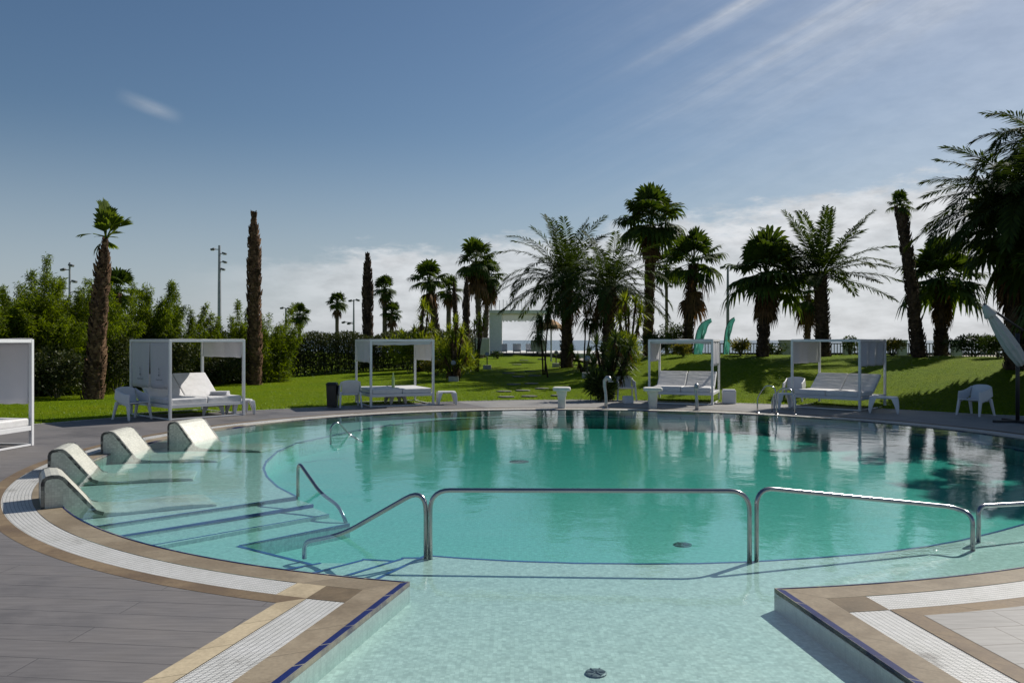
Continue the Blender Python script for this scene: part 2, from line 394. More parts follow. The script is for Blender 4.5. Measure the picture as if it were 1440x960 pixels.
# deck / lawn boundary
BPX = [(0,600),(80,594),(150,588),(220,583),(300,580),(440,573),(540,568),(640,564.5),(720,562.5),(800,562),(900,563),(1000,565.5),(1080,568),(1180,571),(1250,575),(1370,582),(1440,585)]
BND = [(-60, 6.), (-30, 13.), (-18., 17.)] + [gp(x, y, ZC) for x, y in BPX] + [(18., 20.2), (30, 16.), (60, 8.)]
# deck
IN4 = [tuple(front(D4, 1))] + [tuple(p) for p in arc(D4)] + [tuple(front(D4, -1))]
def side_split():                              # the deck in one polygon, then the pale tiles of the right-front corner on top
    poly = IN4 + [(-60, YF)] + BND + [(60, YF)]
    return poly
mb = MB(); mb.prism(side_split(), None, ZC - .002); struct(mb.build('pool_deck', M['deck']))
pale = [tuple(front(D4, 1))] + [tuple(p) for p in arc(D4, NA, 0, .56)]
far = [q for q in BND if q[0] > gp(560, 567, ZC)[0]]
mb = MB(); mb.prism(pale + far + [(60, YF)], None, ZC + .002); struct(mb.build('pale_deck', M['deck_pale']))
# lawn
BTH = np.array([math.atan2(p[1]-CY, p[0]-CX) for p in BND]); BTH = np.where(BTH < -PI/2, BTH + 2*PI, BTH); BR = np.array([math.hypot(p[0]-CX, p[1]-CY) for p in BND])
_o = np.argsort(BTH); BTHs, BRs = BTH[_o], BR[_o]
def sstep(a, b, x): t = np.clip((x-a)/(b-a), 0, 1); return t*t*(3-2*t)
def hgt(x, y):
    x = np.asarray(x, float); y = np.asarray(y, float)
    th = np.arctan2(y-CY, x-CX); th = np.where(th < -PI/2, th + 2*PI, th); r = np.hypot(x-CX, y-CY)
    t = np.maximum(r - np.interp(th, BTHs, BRs), 0); u = x / np.maximum(y, 1)
    kl = .004 + .024*sstep(-.32, -.02, u)
    g = np.minimum(kl*t, .95) - .1*np.clip(t-40, 0, 22)*sstep(-.3, -.1, u); m = 1.38*sstep(-1.5, 10.5, t) - 1.38*sstep(-1.5, 10.5, 0) - .12*np.clip(t-13, 0, 20)
    s = sstep(.02, .2, u)
    return ZC + .006 + (1-s)*g + s*m + .03*np.sin(x*.9+y*.35)*np.minimum(t*.2, 1)*.6
def hz(x, y): return float(hgt(x, y))
def hit(px, py):                               # where the sight line through a photo pixel meets the lawn
    lo = 18.0; d = lo; prev = d
    while d < 110:
        if zat(py, d) <= hz(at(px, d), d): break
        d += .1
    return (at(px, d), d, hz(at(px, d), d))
bd = []                                        # boundary resampled
for i in range(len(BND)-1):
    k = max(2, int(math.dist(BND[i], BND[i+1]) / .6))
    for j in range(k): bd.append(tuple(np.array(BND[i]) + (np.array(BND[i+1])-np.array(BND[i]))*j/k))
bd.append(BND[-1]); bd = np.array(bd)
rad = bd - np.array([CX, CY]); rl = np.linalg.norm(rad, axis=1, keepdims=True); rad /= rl
ts = np.concatenate([np.arange(0, 14, .7), np.arange(14, 40, 1.6), np.arange(40, 111, 7)])
rows = [bd + rad*t for t in ts]; V = []
for t, q in zip(ts, rows):
    z = hgt(q[:,0], q[:,1]);
    if t == ts[-1]: z = z*0 - 1.1
    V.append(np.column_stack([q, z]))
nb = len(bd); V = np.concatenate(V); i, j = np.meshgrid(np.arange(len(ts)-1), np.arange(nb-1), indexing='ij')
a = (i*nb + j).ravel(); F = np.column_stack([a, a+nb, a+nb+1, a+1])
lawn = struct(np_mesh('lawn', [(V, F)], M['grass'], smooth=True))
# deck edge lip
mb = MB(); edge = [(p[0], p[1]) for p in bd]
mb.add([(p[0], p[1], ZC+.012) for p in bd] + [(p[0]-r_[0]*.1, p[1]-r_[1]*.1, ZC+.012) for p, r_ in zip(bd, rad)] + [(p[0]-r_[0]*.1, p[1]-r_[1]*.1, ZC) for p, r_ in zip(bd, rad)],
       [(k, k+1, nb+k+1, nb+k) for k in range(nb-1)] + [(nb+k, nb+k+1, 2*nb+k+1, 2*nb+k) for k in range(nb-1)])
struct(mb.build('lawn_kerb', M['concrete']))
# short blades standing on the near lawn: nobody could count them
def blades(n):
    k = rng.integers(3, nb-4, n); t = rng.random(n)**2.0 * 22 - .04; w = rng.random(n)[:, None]
    p = bd[k]*(1-w) + bd[k+1]*w; dr = rad[k]; q = p + dr*t[:, None]
    z = hgt(q[:,0], q[:,1]) - .005; P = np.column_stack([q, z])
    a = rng.random(n)*2*PI; D = np.column_stack([np.cos(a)*.7, np.sin(a)*.7, np.ones(n)]); D /= np.linalg.norm(D, axis=1, keepdims=True)
    S = np.column_stack([-np.sin(a), np.cos(a), np.zeros(n)]); Ln = rng.uniform(.03, .075, n)[:, None]*(1 + .7*np.exp(-np.maximum(t, 0)/.15))[:, None]; W = rng.uniform(.006, .012, n)[:, None]
    V = np.stack([P - S*W, P + S*W, P + D*Ln], 1).reshape(-1, 3); return V, np.arange(3*n).reshape(-1, 3)
tag(np_mesh('grass', [blades(150000)], M['blade']), 'short green grass blades growing over the mown lawn behind the pool', 'grass', kind='stuff')
# ground and sea to the horizon
mb = MB(); S_ = 4000
mb.add([(-S_, -200, -1.1), (S_, -200, -1.1), (S_, S_, -1.1), (-S_, S_, -1.1)], [(0, 1, 2, 3)]); struct(mb.build('ground', M['sand']))
mb = MB(); mb.add([(-S_, 170, -.6), (S_, 170, -.6), (S_, 9000, -.6), (-S_, 9000, -.6)], [(0, 1, 2, 3)]); struct(mb.build('sea', M['sea']))
# ------------- basin
ZS, ZD = -.16, -.47
def P3(px, py, z): return gp(px, py, z)
def out_between(p, q):                         # outline points (counter-clockwise) between the ones nearest p and q
    o = np.array(OUT); ip = int(np.argmin(np.hypot(*(o - p).T))); iq = int(np.argmin(np.hypot(*(o - q).T)))
    return [tuple(x) for x in o[ip:iq+1]] if ip <= iq else []
L1 = [P3(135,739,ZS), P3(419,698,ZS)]; SL = (-.16, -.205, -.25, -.295); SN = (-.16, -.195, -.23, -.265)
L2 = [P3(165,754,SL[1]), P3(441,709,SL[1])]; L3 = [P3(206,768,SL[2]), P3(463,723,SL[2])]; L4 = [P3(337,767,SL[3]), P3(492,736,SL[3])]
N1 = [P3(598,780,ZS), P3(522,817,ZS)]; N2 = [P3(564,785,SN[1]), P3(473,812,SN[1])]; N3 = [P3(508,787,SN[2]), P3(433,806,SN[2])]; N4 = [P3(450,791,SN[3]), P3(393,801,SN[3])]
near_edge = [P3(x, y, ZS) for x, y in ((598,780),(650,784),(720,788),(810,791),(900,792),(980,791.5),(1055,789),(1140,784),(1230,777),(1300,768),(1350,759),(1400,747),(1440,736))]
le = [P3(x, y, ZS) for x, y in ((420,622),(392,634),(376,648),(372,658),(377,670),(392,684),(419,698))]
th_a = math.atan2(near_edge[-1][1]-CY, near_edge[-1][0]-CX); r_a = math.hypot(near_edge[-1][0]-CX, near_edge[-1][1]-CY)
th_b = math.atan2(le[0][1]-CY, le[0][0]-CX); r_b = math.hypot(le[0][0]-CX, le[0][1]-CY)
if th_b < th_a: th_b += 2*PI
ring = []
for i in range(1, 60):
    t = i/60; th = th_a + (th_b-th_a)*t; rb_ = RAD(th) - .30
    w = min(1, t/.12, 1.0); r1 = r_a*(1-w) + rb_*w; w2 = max(0, (t-.72)/.28); r1 = r1*(1-sstep(0, 1, w2)) + r_b*sstep(0, 1, w2)
    ring.append((CX + float(r1)*math.cos(th), CY + float(r1)*math.sin(th)))
deep = near_edge + ring + le                    # counter-clockwise: near edge, right, back, left down to the stairs
o_ = np.array(OUT); iL1 = int(np.argmin(np.hypot(*(o_ - L1[0]).T))); iN1 = int(np.argmin(np.hypot(*(o_ - N1[1]).T)))
L1[0] = OUT[iL1]; N1[1] = OUT[iN1]
shelf = list(OUT[:iL1+1]) + [L1[1]] + le[::-1][1:] + ring[::-1] + near_edge[::-1] + list(OUT[iN1:])
basin = MB()
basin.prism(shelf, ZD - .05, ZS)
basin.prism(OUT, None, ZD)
n = len(OUT); basin.add([(p[0], p[1], z) for z in (-.022, ZD-.05) for p in OUT], [(k, n+k, n+k+1, k+1) for k in range(n-1)], 2)
basin.add([(p[0], p[1], z) for z in (ZC+.004, -.022) for p in OUT], [(k, n+k, n+k+1, k+1) for k in range(n-1)], 1)
oo = lambda a, b: [tuple(p) for p in OUT[a:b+1]]
near_i = lambda p: int(np.argmin(np.hypot(*(o_ - np.array(p)).T)))
i2, i3, j2, j3, j4 = near_i(L2[0]), near_i(L3[0]), near_i(N2[1]), near_i(N3[1]), near_i(N4[1])
def step(poly, z): basin.prism(poly, ZD - .05, z)
step([L1[1]] + oo(iL1, i2) + [L2[1]], SL[1])
step([L2[1]] + oo(i2, i3) + [L3[1]], SL[2])
step([L3[1]] + oo(i3, j4) + [N4[0], L4[0], L4[1]], SL[3])
step([N4[0]] + oo(j4, j3) + [N3[0]], SN[3])
step([N3[0]] + oo(j3, j2) + [N2[0]], SN[2])
step([N2[0]] + oo(j2, iN1) + [N1[0]], SN[1])
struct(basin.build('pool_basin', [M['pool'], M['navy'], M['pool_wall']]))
def edge_strip(pts, z, w, inward=1):
    pts = [np.array(p, float) for p in pts]; A, B = [], []
    for i, p in enumerate(pts):
        t = pts[min(i+1, len(pts)-1)] - pts[max(i-1, 0)]; t /= np.linalg.norm(t); nn = np.array([t[1], -t[0]])*inward
        A.append(p); B.append(p + nn*w)
    for i in range(len(pts)-1):
        vs = [(A[i][0], A[i][1], z+.004), (A[i+1][0], A[i+1][1], z+.004), (B[i+1][0], B[i+1][1], z+.004), (B[i][0], B[i][1], z+.004)]
        nos.add(vs, [(0, 1, 2, 3)]); nos.add([(A[i][0], A[i][1], z+.004), (A[i+1][0], A[i+1][1], z+.004), (A[i+1][0], A[i+1][1], z-.04), (A[i][0], A[i][1], z-.012)], [(0, 1, 2, 3)])
nos = MB()
edge_strip(near_edge + ring + le, ZS, .035)
for ln, z in zip((L1, L2, L3, L4), SL): edge_strip(ln, z, .024, -1)
for ln, z in zip((N1, N2, N3, N4), SN): edge_strip(ln[::-1], z, .042, 1)
edge_strip([L4[0], N4[0]], SL[3], .05, 1)
edge_strip([N1[0], N2[0]], SN[1], .04, 1); edge_strip([N2[0], N3[0]], SN[2], .04, 1)
struct(nos.build('step_edge_tiles', plain('blue_edge_tile', (.02, .06, .26), .3, var=.3)))
# drains
def drain(px, py, z, r, label):
    x, y = gp(px, py, z); mb = MB()
    mb.loft([[(r*k*math.cos(a*PI/8), r*k*math.sin(a*PI/8), h) for a in range(16)] for k, h in ((1, 0), (1, .008), (.85, .012), (.3, .010))])
    for a in range(6): mb.box((math.cos(a*PI/3)*r*.5, math.sin(a*PI/3)*r*.5, .014), (r*.75, .010, .006), a*PI/3)
    tag(mb.build('pool_drain', M['grey_metal'], loc=(x, y, z+.002)), label, 'drain', 'round drains in the pool floor')
drain(838, 947, ZS, .07, 'round dark drain cover in the shallow floor at the near edge of the photo')
drain(960, 766, ZD, .11, 'small dark drain on the deep floor seen just behind the long middle handrail')
drain(730, 649, ZD, .2, 'wide dark drain in the middle of the deep pool floor')
# water
mb = MB(); o2 = [(p[0], p[1]) for p in OUT]; n = len(o2); zb = ZD - .1
c0 = np.array([CX, CY]); ins = o2
mb.prism(ins, zb, 0.0); tris = tessellate_polygon([[Vector((p[0], p[1], 0)) for p in ins]])
mb.add([(p[0], p[1], zb) for p in ins], [f[::-1] for f in up_faces(ins, tris)])
struct(mb.build('water', M['water']))
bpy.data.objects['water'].data.update()
_bm = bmesh.new(); _bm.from_mesh(bpy.data.objects['water'].data); bmesh.ops.remove_doubles(_bm, verts=_bm.verts, dist=1e-5); bmesh.ops.recalc_face_normals(_bm, faces=_bm.faces); _bm.to_mesh(bpy.data.objects['water'].data); _bm.free()
# ---------------------------------------------------------------- pool furniture
DZ = ZC + .001
def cloth(name, p0, p1, drop, parent, folds=3, amp=.02, mat='cloth', slack=0.0, gather=0.0, nu=28, nv=10, z0=None):
    """hanging cloth between two top points; drop in metres, folds run downwards"""
    p0, p1 = Vector(p0), Vector(p1); t = (p1-p0); nrm = Vector((-t.y, t.x, 0)).normalized(); mb = MB(); vs = []
    for j in range(nv+1):
        v = j/nv
        for i in range(nu+1):
            u = i/nu; w = amp*(.25+.75*v)*math.sin(u*folds*2*PI + 1.3*v) + .5*amp*v*math.sin(u*folds*5.1 + 2)
            uu = u + gather*v*math.sin(PI*2*u)*.1
            p = p0 + t*uu + nrm*w; sag = slack*math.sin(PI*u)
            vs.append((p.x, p.y, p.z - drop*v - sag*(1-.3*v) + .006*math.sin(u*17+v*3)*v))
    W = nu+1; mb.add(vs, [(j*W+i, j*W+i+1, (j+1)*W+i+1, (j+1)*W+i) for j in range(nv) for i in range(nu)])
    o = mb.build(name, M[mat], parent, smooth=True); s = o.modifiers.new('thick', 'SOLIDIFY'); s.thickness = .007; s.offset = 0; return o
def pad(mb, x0, x1, y0, y1, z0, z1): mb.box(((x0+x1)/2, (y0+y1)/2, (z0+z1)/2), (x1-x0, y1-y0, z1-z0))
def daybed(label, loc, rz, W=2.0, D=1.9, left=.6, right=.6, front=None, backs=(1, 1), H=2.0, extra=None, sag=.0):
    """front edge along local x at y=0; the back at y=D"""
    t = thing('canopy_daybed', label, 'daybed', (loc[0], loc[1], DZ), rz, 'canopy daybeds round the pool')
    s = .065
    for x, y in ((s/2, s/2), (W-s/2, s/2), (s/2, D-s/2), (W-s/2, D-s/2)):
        mb = MB(); mb.box((x, y, H/2), (s, s, H)); mb.build('post', M['white'], t, bevel=.006)
    mb = MB()
    for y in (s/2, D-s/2): mb.box((W/2, y, H-s/2), (W-2*s-.002, s-.004, s-.004))
    for x in (s/2, W-s/2): mb.box((x, D/2, H-s/2), (s-.004, D-2*s-.002, s-.004))
    mb.box((W/2, D/2, H-.03), (.03, D-2*s-.004, .03)); mb.build('canopy_frame', M['white'], t, bevel=.004)
    mb = MB(); W_ = 16; vs = []
    for j in range(W_+1):
        for i in range(W_+1):
            u, v = i/W_, j/W_; vs.append((.02+(W-.04)*u, .02+(D-.04)*v, H+.012-.05*math.sin(PI*u)*math.sin(PI*v)+.006*math.sin(9*u+4*v)))
    W1 = W_+1; mb.add(vs, [(j*W1+i, j*W1+i+1, (j+1)*W1+i+1, (j+1)*W1+i) for j in range(W_) for i in range(W_)])
    o = mb.build('canopy', M['cloth'], t, smooth=True); m = o.modifiers.new('thick', 'SOLIDIFY'); m.thickness = .008
    mb = MB()
    for y in (s/2, D-s/2): mb.box((W/2, y, .335), (W-2*s-.002, .05, .085))
    for x in (s/2, W-s/2): mb.box((x, D/2, .335), (.05, D-2*s-.002, .085))
    mb.box((W/2, D/2, .345), (W-2*s-.01, D-2*s-.01, .03)); mb.build('bed_base', M['white'], t, bevel=.004)
    mb = MB()
    for y in (s/2, D-s/2): mb.box((W/2, y, .022), (W-2*s-.002, .045, .035))
    for x in (s/2, W-s/2): mb.box((x, D/2, .022), (.045, D-2*s-.002, .035))
    mb.build('floor_rail', M['white'], t, bevel=.004)
    half = W/2
    for k in (0, 1):
        x0, x1 = s+.012 + k*(half-s-.006), half-.006 + k*(half-s-.006)
        mb = MB(); yb = D*.56 if backs[k] else D-s-.01
        mb.box(((x0+x1)/2, (s+.01+yb)/2-.02, .375+.075), (x1-x0+.0, yb-s+.03, .15)); o = mb.build('mattress', M['mattress'], t, bevel=.035); o.modifiers['bevel'].segments = 3
        if backs[k]:
            a = R(38); ln = D*.40; mb = MB(); Mx = Matrix.Rotation(a, 3, 'X'); c = Vector((0, ln/2*math.cos(a), ln/2*math.sin(a)))
            mb.box(((x0+x1)/2, yb+.045+c.y, .47+c.z), (x1-x0, ln, .11), M=Mx)
            o = mb.build('backrest', M['mattress'], t, bevel=.03); o.modifiers['bevel'].segments = 3
            mb = MB(); mb.tube([((x0+x1)/2, D-.12, .36), ((x0+x1)/2, yb+.05+c.y*1.6, .40+c.z*1.5)], .012); mb.build('backrest_strut', M['white'], t)
    zt = H - s - .004
    def full(x, side):
        if side == 'split': return
    for x, d in ((s/2, left), (W-s/2, right)):
        if not d: continue
        if d > .9:                                # long curtain in two panels with a gap
            for y0, y1 in ((s+.01, D/2-.012), (D/2+.012, D-s-.01)):
                c = cloth('curtain', (x, y0, H-.03), (x, y1, H-.03), d, t, 1.5, .018, slack=.015)
                cy = (y0+y1)/2                        # small grey emblem of a pointed mark over a line of tiny letters, printed on both faces
                for q in (-1, 1) if left == 1.2 else ():
                    xx = x + q*.021; ex = MB()
                    for zz, w_, h_ in ((.47, .05, .07), (.40, .04, .04), (.32, .09, .05)):
                        z_ = H-.03-d+zz; ex.add([(xx, cy-w_/2, z_), (xx, cy+w_/2, z_), (xx, cy, z_+h_), (xx, cy, z_-.02)], [(0, 1, 2), (0, 3, 1)])
                    ex.build('printed_mark', M['printed'], c); ex = MB()
                    for k in range(11):
                        y_ = cy-.19+k*.036; z_ = H-.03-d+.20+.008*math.sin(k*1.7)
                        ex.add([(xx, y_, z_), (xx, y_+.026, z_), (xx, y_+.022, z_+.024), (xx, y_+.004, z_+.03)], [(0, 1, 2, 3)])
                    ex.build('printed_lettering', M['printed'], c)
        else: cloth('curtain', (x, s+.01, H-.03), (x, D-s-.01, H-.03), d, t, 3, .034, gather=.25)
    if front: cloth('valance', (s+.01, s/2+.03, H-.05), (W-s-.01, s/2+.03, H-.05), front, t, 5, .012, slack=sag); cloth('valance', (s+.01, D-s/2-.03, H-.05), (W-s-.01, D-s/2-.03, H-.05), front*1.2, t, 4, .012, slack=sag)
    return t
# nearest: at the left edge of the photo, its front turned to the pool
W1, D1_ = 2.0, 2.0
def place_bed(label, fr, ang, W=2.0, **kw):      # fr: front right corner on the deck; ang: heading of the front edge (left to right, as seen from the pool)
    c = Vector((fr[0], fr[1])) - Vector((math.cos(ang), math.sin(ang)))*W
    return daybed(label, (c.x, c.y), ang, W, **kw)
b1 = place_bed('white canopy daybed cut by the left photo edge, curtain drawn across its far side', gp(48, 626, DZ), R(82), 2.0, left=None, right=1.18, D=2.1, backs=(0, 0))
b2 = place_bed('white canopy daybed with a long printed side curtain and two raised backrests', gp(345, 583.5, DZ), R(47), 2.05, left=1.2, right=.45, D=2.35)
b3 = place_bed('flat white canopy daybed with no raised backrests, carrying a green bottle', gp(611, 569.5, DZ), R(24), 2.0, left=.66, right=.62, front=.09, D=1.9, backs=(0, 0), sag=.03)
b4 = place_bed('white canopy daybed with a sagging right curtain, between the stone pedestal and a cube stool', gp(1003, 569.5, DZ), R(-20), 2.0, left=.66, right=.78, front=.07, D=1.9)
b5 = place_bed('white canopy daybed with two wide flat curtains, farthest right of all the daybeds', gp(1210, 578, DZ), R(-44), 2.05, left=.68, right=.72, D=1.95)
# bottle on the flat bed
mb = MB(); mb.loft([[(r*math.cos(a*PI/6), r*math.sin(a*PI/6), z) for a in range(12)] for r, z in ((.04, 0), (.045, .03), (.045, .24), (.02, .3), (.017, .38), (.02, .39))])
x, y = gp(553, 546, .55); bo = mb.build('bottle', M['glass_green'], loc=(x*1.035, y*1.035, DZ+.527)); bo.scale = (1.15,)*3; tag(bo, 'pale green bottle standing on the flat canopy daybed', 'bottle')

tw_ = Matrix.Rotation(R(47), 4, 'Z') @ Vector((1.62, .55, 0)); mb = MB()
for k in range(3): mb.box((0, .004*k, .02+.034*k), (.46-.012*k, .30, .03), .04*k)
q = b2.location; tag(mb.build('folded_towel', M['cloth'], loc=(q.x+tw_.x, q.y+tw_.y, DZ+.527), bevel=.012), 'folded white towel lying on the daybed with printed curtain', 'towel')
# ------------- moulded armchair
def armchair(label, loc, rz):
    t = thing('armchair', label, 'armchair', loc, rz, 'white moulded armchairs round the pool')
    def slab(grid, th, name):                     # grid[j][i] of points -> thickened smooth sheet
        nj, ni = len(grid), len(grid[0]); mb = MB(); vs = [p for r in grid for p in r]
        mb.add(vs, [(j*ni+i, j*ni+i+1, (j+1)*ni+i+1, (j+1)*ni+i) for j in range(nj-1) for i in range(ni-1)])
        o = mb.build(name, M['plastic'], t, smooth=True); s = o.modifiers.new('thick', 'SOLIDIFY'); s.thickness = th; s.offset = 0
        b = o.modifiers.new('bevel', 'BEVEL'); b.width = th*.3; b.segments = 2; return o
    slab([[(.25*u*(1-.05*v), -.26+.5*v, .43-.05*v-.025*(1-u*u)*(1-abs(2*v-1)**2)) for u in np.linspace(-1, 1, 9)] for v in np.linspace(0, 1, 7)], .03, 'seat')
    slab([[((.25+.02*v)*u, .235+.11*v-.05*(u*u), .41+.40*v-.05*abs(u)**3*v) for u in np.linspace(-1, 1, 11)] for v in np.linspace(0, 1, 7)], .03, 'backrest')
    for sx in (-1, 1):
        slab([[(sx*(.275+.03*w), -.27+.55*v, .64+.13*v**2-.30*w*(1-.15*v)) for w in np.linspace(0, 1, 5)] for v in np.linspace(0, 1, 9)], .028, 'armrest')
        for fy in (-1, 1):
            top = (sx*.285, fy*.21, .45); bot = (sx*.315, -.30 if fy < 0 else .345, .0); mb = MB(); rings = []
            for k in range(6):
                f = k/5; w = .095*(1-f)+.05*f; d = .06*(1-f)+.04*f; x, y, z = (top[q]+(bot[q]-top[q])*f for q in range(3))
                rings.append([(x-d/2, y-w/2, z), (x+d/2, y-w/2, z), (x+d/2, y+w/2, z), (x-d/2, y+w/2, z)])
            mb.loft(rings[::-1]); mb.build('leg', M['plastic'], t, bevel=.008)
    return t
def on_deck(px, py): x, y = gp(px, py, DZ); return (x, y, DZ)
def on_lawn(px, py): x, y, z = hit(px, py); return (x, y, z)
x, y, z = on_deck(184, 590)
armchair('white moulded armchair seen in three-quarter view beside the printed daybed curtain', (x, y+.1, DZ), R(60))
x, y, z = on_deck(491, 572); armchair('white moulded armchair turned its back to the camera beside the black bin', (x, y, DZ), R(200))
x, y, z = on_deck(879, 563); armchair('white moulded armchair facing the pool behind a small white block', (x, y, DZ), R(5))
x, y, z = on_deck(1121, 567); armchair('white moulded armchair half hidden behind the left side of the farthest right daybed', (x, y+.3, DZ), R(-30))
x, y, z = on_deck(1371, 584); armchair('white moulded armchair alone in the shade between the side table and the closed parasol', (x, y, DZ), R(-62))
# ------------- moulded side table with splayed legs
def side_table(label, loc, rz, s=1.0, h=.40):
    t = thing('side_table', label, 'side table', loc, rz, 'white moulded side tables'); w = .30*s
    mb = MB(); rings = []
    for k, zz in ((.96, h-.045), (1, h-.03), (1, h-.008), (.97, h)):
        rg = []
        for a in range(32):
            th = a/32*2*PI; c, s_ = math.cos(th), math.sin(th); p = 5.0
            r = (abs(c)**p + abs(s_)**p)**(-1/p); rg.append((w*k*r*c, w*k*r*s_, zz))
        rings.append(rg)
    mb.loft(rings); mb.build('table_top', M['plastic'], t, smooth=False)
    for sx in (-1, 1):
        for sy in (-1, 1):
            mb = MB(); rg = []
            for k in range(7):
                f = k/6; o_ = w*(.78 + .22*math.sin(f*PI/2)) ; ww = .11*s*(1-f)+.05; z_ = (h-.03)*(1-f)
                x, y = sx*o_, sy*o_; rg.append([(x-ww/2, y-ww/2, z_), (x+ww/2, y-ww/2, z_), (x+ww/2, y+ww/2, z_), (x-ww/2, y+ww/2, z_)])
            mb.loft(rg[::-1]); mb.build('leg', M['plastic'], t, bevel=.008)
    return t
side_table('white moulded side table at the right end of the flat daybed', on_deck(628, 568), R(10), .9)
side_table('white moulded side table in the shade at the right end of the farthest right daybed', on_deck(1243, 580), R(-25), 1.15, .44)
side_table('white moulded side table just past the right post of the daybed with printed curtain', on_deck(338, 582), R(40), .9)
side_table('small white moulded side table behind the pool ladder', on_deck(1103, 575), R(0), .75, .46)
side_table('white moulded side table pushed under the flat daybed with bottle', on_deck(556, 567.5), R(30), .8, .27)
side_table('white moulded side table pushed under the daybed with printed curtain', on_deck(300, 583), R(20), .8, .27)
# cube stool, small block, bin
def rounded_cube(name, cat, label, loc, rz, d, mat, lid=None):
    t = thing(name, label, cat, loc, rz); mb = MB(); mb.box((0, 0, d[2]/2), d); mb.build('body', M[mat], t, bevel=.03)
    mb = MB(); mb.box((0, 0, d[2]+.008), (d[0]*.9, d[1]*.9, .018)); mb.build(lid or 'seat_pad', M[mat], t, bevel=.006); return t
rounded_cube('cube_stool', 'stool', 'white cube stool on the deck right of the daybed with sagging curtain', on_deck(1025, 567), R(-12), (.42, .42, .42), 'plastic')
x, y, z = on_deck(883, 567); rounded_cube('foot_block', 'block', 'small white block on the deck before the armchair facing the pool', (x, y, DZ), R(12), (.30, .26, .22), 'plastic', 'top_pad')
t = thing('litter_bin', 'black litter bin on the deck edge left of the flat daybed', 'bin', on_deck(467, 572))
mb = MB(); mb.loft([[(w*sx, w*.9*sy, z) for sx, sy in ((-1,-1),(1,-1),(1,1),(-1,1))] for w, z in ((.13, .02), (.15, .62), (.155, .66))]); mb.build('bin_body', M['black'], t, bevel=.012)
mb = MB(); mb.loft([[(w*sx, w*.9*sy, z) for sx, sy in ((-1,-1),(1,-1),(1,1),(-1,1))] for w, z in ((.165, .662), (.165, .69), (.12, .73))]); mb.build('lid', M['black'], t, bevel=.008)
mb = MB(); mb.tube([(-.1, 0, 0), (-.1, 0, .03), (.1, 0, .03), (.1, 0, 0)], .015); mb.build('foot', M['dark'], t)
# ------------- stone pedestals at the pool edge
def pedestal(label, loc, s):
    t = thing('stone_pedestal', label, 'pedestal', loc, R(random.uniform(-8, 8)), 'stone pedestals on the far pool edge')
    sq = lambda w, z: [(w*(abs(math.cos(a))**.45)*math.copysign(1, math.cos(a)), w*(abs(math.sin(a))**.45)*math.copysign(1, math.sin(a)), z) for a in [PI/12+k*PI/12 for k in range(24)]]
    mb = MB(); mb.loft([sq(w*s, z) for w, z in ((.115, 0), (.115, .26), (.125, .36), (.15, .44), (.155, .50))]); mb.build('column', M['stone_white'], t)
    mb = MB(); mb.loft([sq(w*s, z) for w, z in ((.22, .50), (.255, .515), (.265, .56), (.255, .60), (.22, .615))]); mb.build('cap', M['stone_white'], t)
pedestal('pale stone pedestal with flat cap standing alone on the far pool edge', on_deck(790, 573.5), 1.0)
pedestal('pale stone pedestal with flat cap in front of the daybed with sagging curtain', on_deck(918, 574), 1.05)
# ------------- swan neck water spouts
def spout(label, loc, h, rz):
    t = thing('water_spout', label, 'water spout', loc, rz, 'swan neck water spouts on the far pool edge')
    mb = MB(); P = [(0, 0, 0), (.0, -.01, h*.25), (-.01, -.0, h*.5), (-.03, .03, h*.72), (-.03, .02, h*.88), (-.0, -.08, h*.97), (.0, -.2, h*.98), (.0, -.28, h*.9)]
    mb.tube(P, [.055, .045, .04, .045, .055, .065, .06, .045], 12); mb.build('neck', M['galv'], t, smooth=True)
    mb = MB(); mb.loft([[(r*math.cos(a*PI/8), r*math.sin(a*PI/8), z) for a in range(16)] for r, z in ((.11, 0), (.11, .02), (.06, .04))]); mb.build('foot_plate', M['chrome'], t)
    mb = MB(); mb.box((0, -.30, h*.87), (.16, .05, .03)); mb.build('nozzle', M['chrome'], t, bevel=.008)
spout('tall bright swan neck water spout beside the big yucca clump', on_deck(852, 574.5), .92, R(20))
spout('swan neck water spout in front of the backrests of the daybed with sagging curtain', on_deck(980, 577), .74, R(-15))
# ------------- handrails (all stainless tube, standing in the pool)
def smooth_path(pts, r=.14, n=7):
    pts = [Vector(p) for p in pts]; out = [pts[0]]
    for i in range(1, len(pts)-1):
        a, b, c = pts[i-1], pts[i], pts[i+1]; ra = min(r, (b-a).length*.48, (c-b).length*.48)
        p, q = b + (a-b).normalized()*ra, b + (c-b).normalized()*ra
        for k in range(n+1):
            f = k/n; out.append(p*(1-f)**2 + b*2*f*(1-f) + q*f*f)
    out.append(pts[-1]); return out
def handrail(label, pts, r=.14, rad=.022, flanges=()):
    base = Vector(pts[0]); t = thing('handrail', label, 'handrail', base, 0, 'steel handrails standing in the pool')
    mb = MB(); mb.tube([p - base for p in smooth_path(pts, r)], rad, 12); mb.build('rail', M['chrome'], t, smooth=True)
    for f in flanges:
        mb = MB(); q = Vector(f) - base; mb.loft([[(q.x+a_*math.cos(a*PI/8), q.y+a_*math.sin(a*PI/8), q.z+z) for a in range(16)] for a_, z in ((.055, 0), (.055, .012), (.03, .03))]); mb.build('flange', M['chrome'], t)
def w(px, py, z=0.0): q = gp(px, py, 0.0); return Vector((q[0], q[1], z))
def hp(px, py, z): q = gp(px, py, z); return Vector((q[0], q[1], z))
def foot(px, py): q = hp(px, py, ZS); return q, (lambda y: CAM - (y-HZ)/FPX*q.y)      # foot on the shelf, and the height of a photo row above it
# long middle rail
(a, ha), (b, hb) = foot(605, 786), foot(1054, 791)
handrail('longest steel handrail, level between two posts across the middle of the pool', [a, (a.x, a.y, ha(689)), (b.x, b.y, hb(690)), b], .20, .0235)
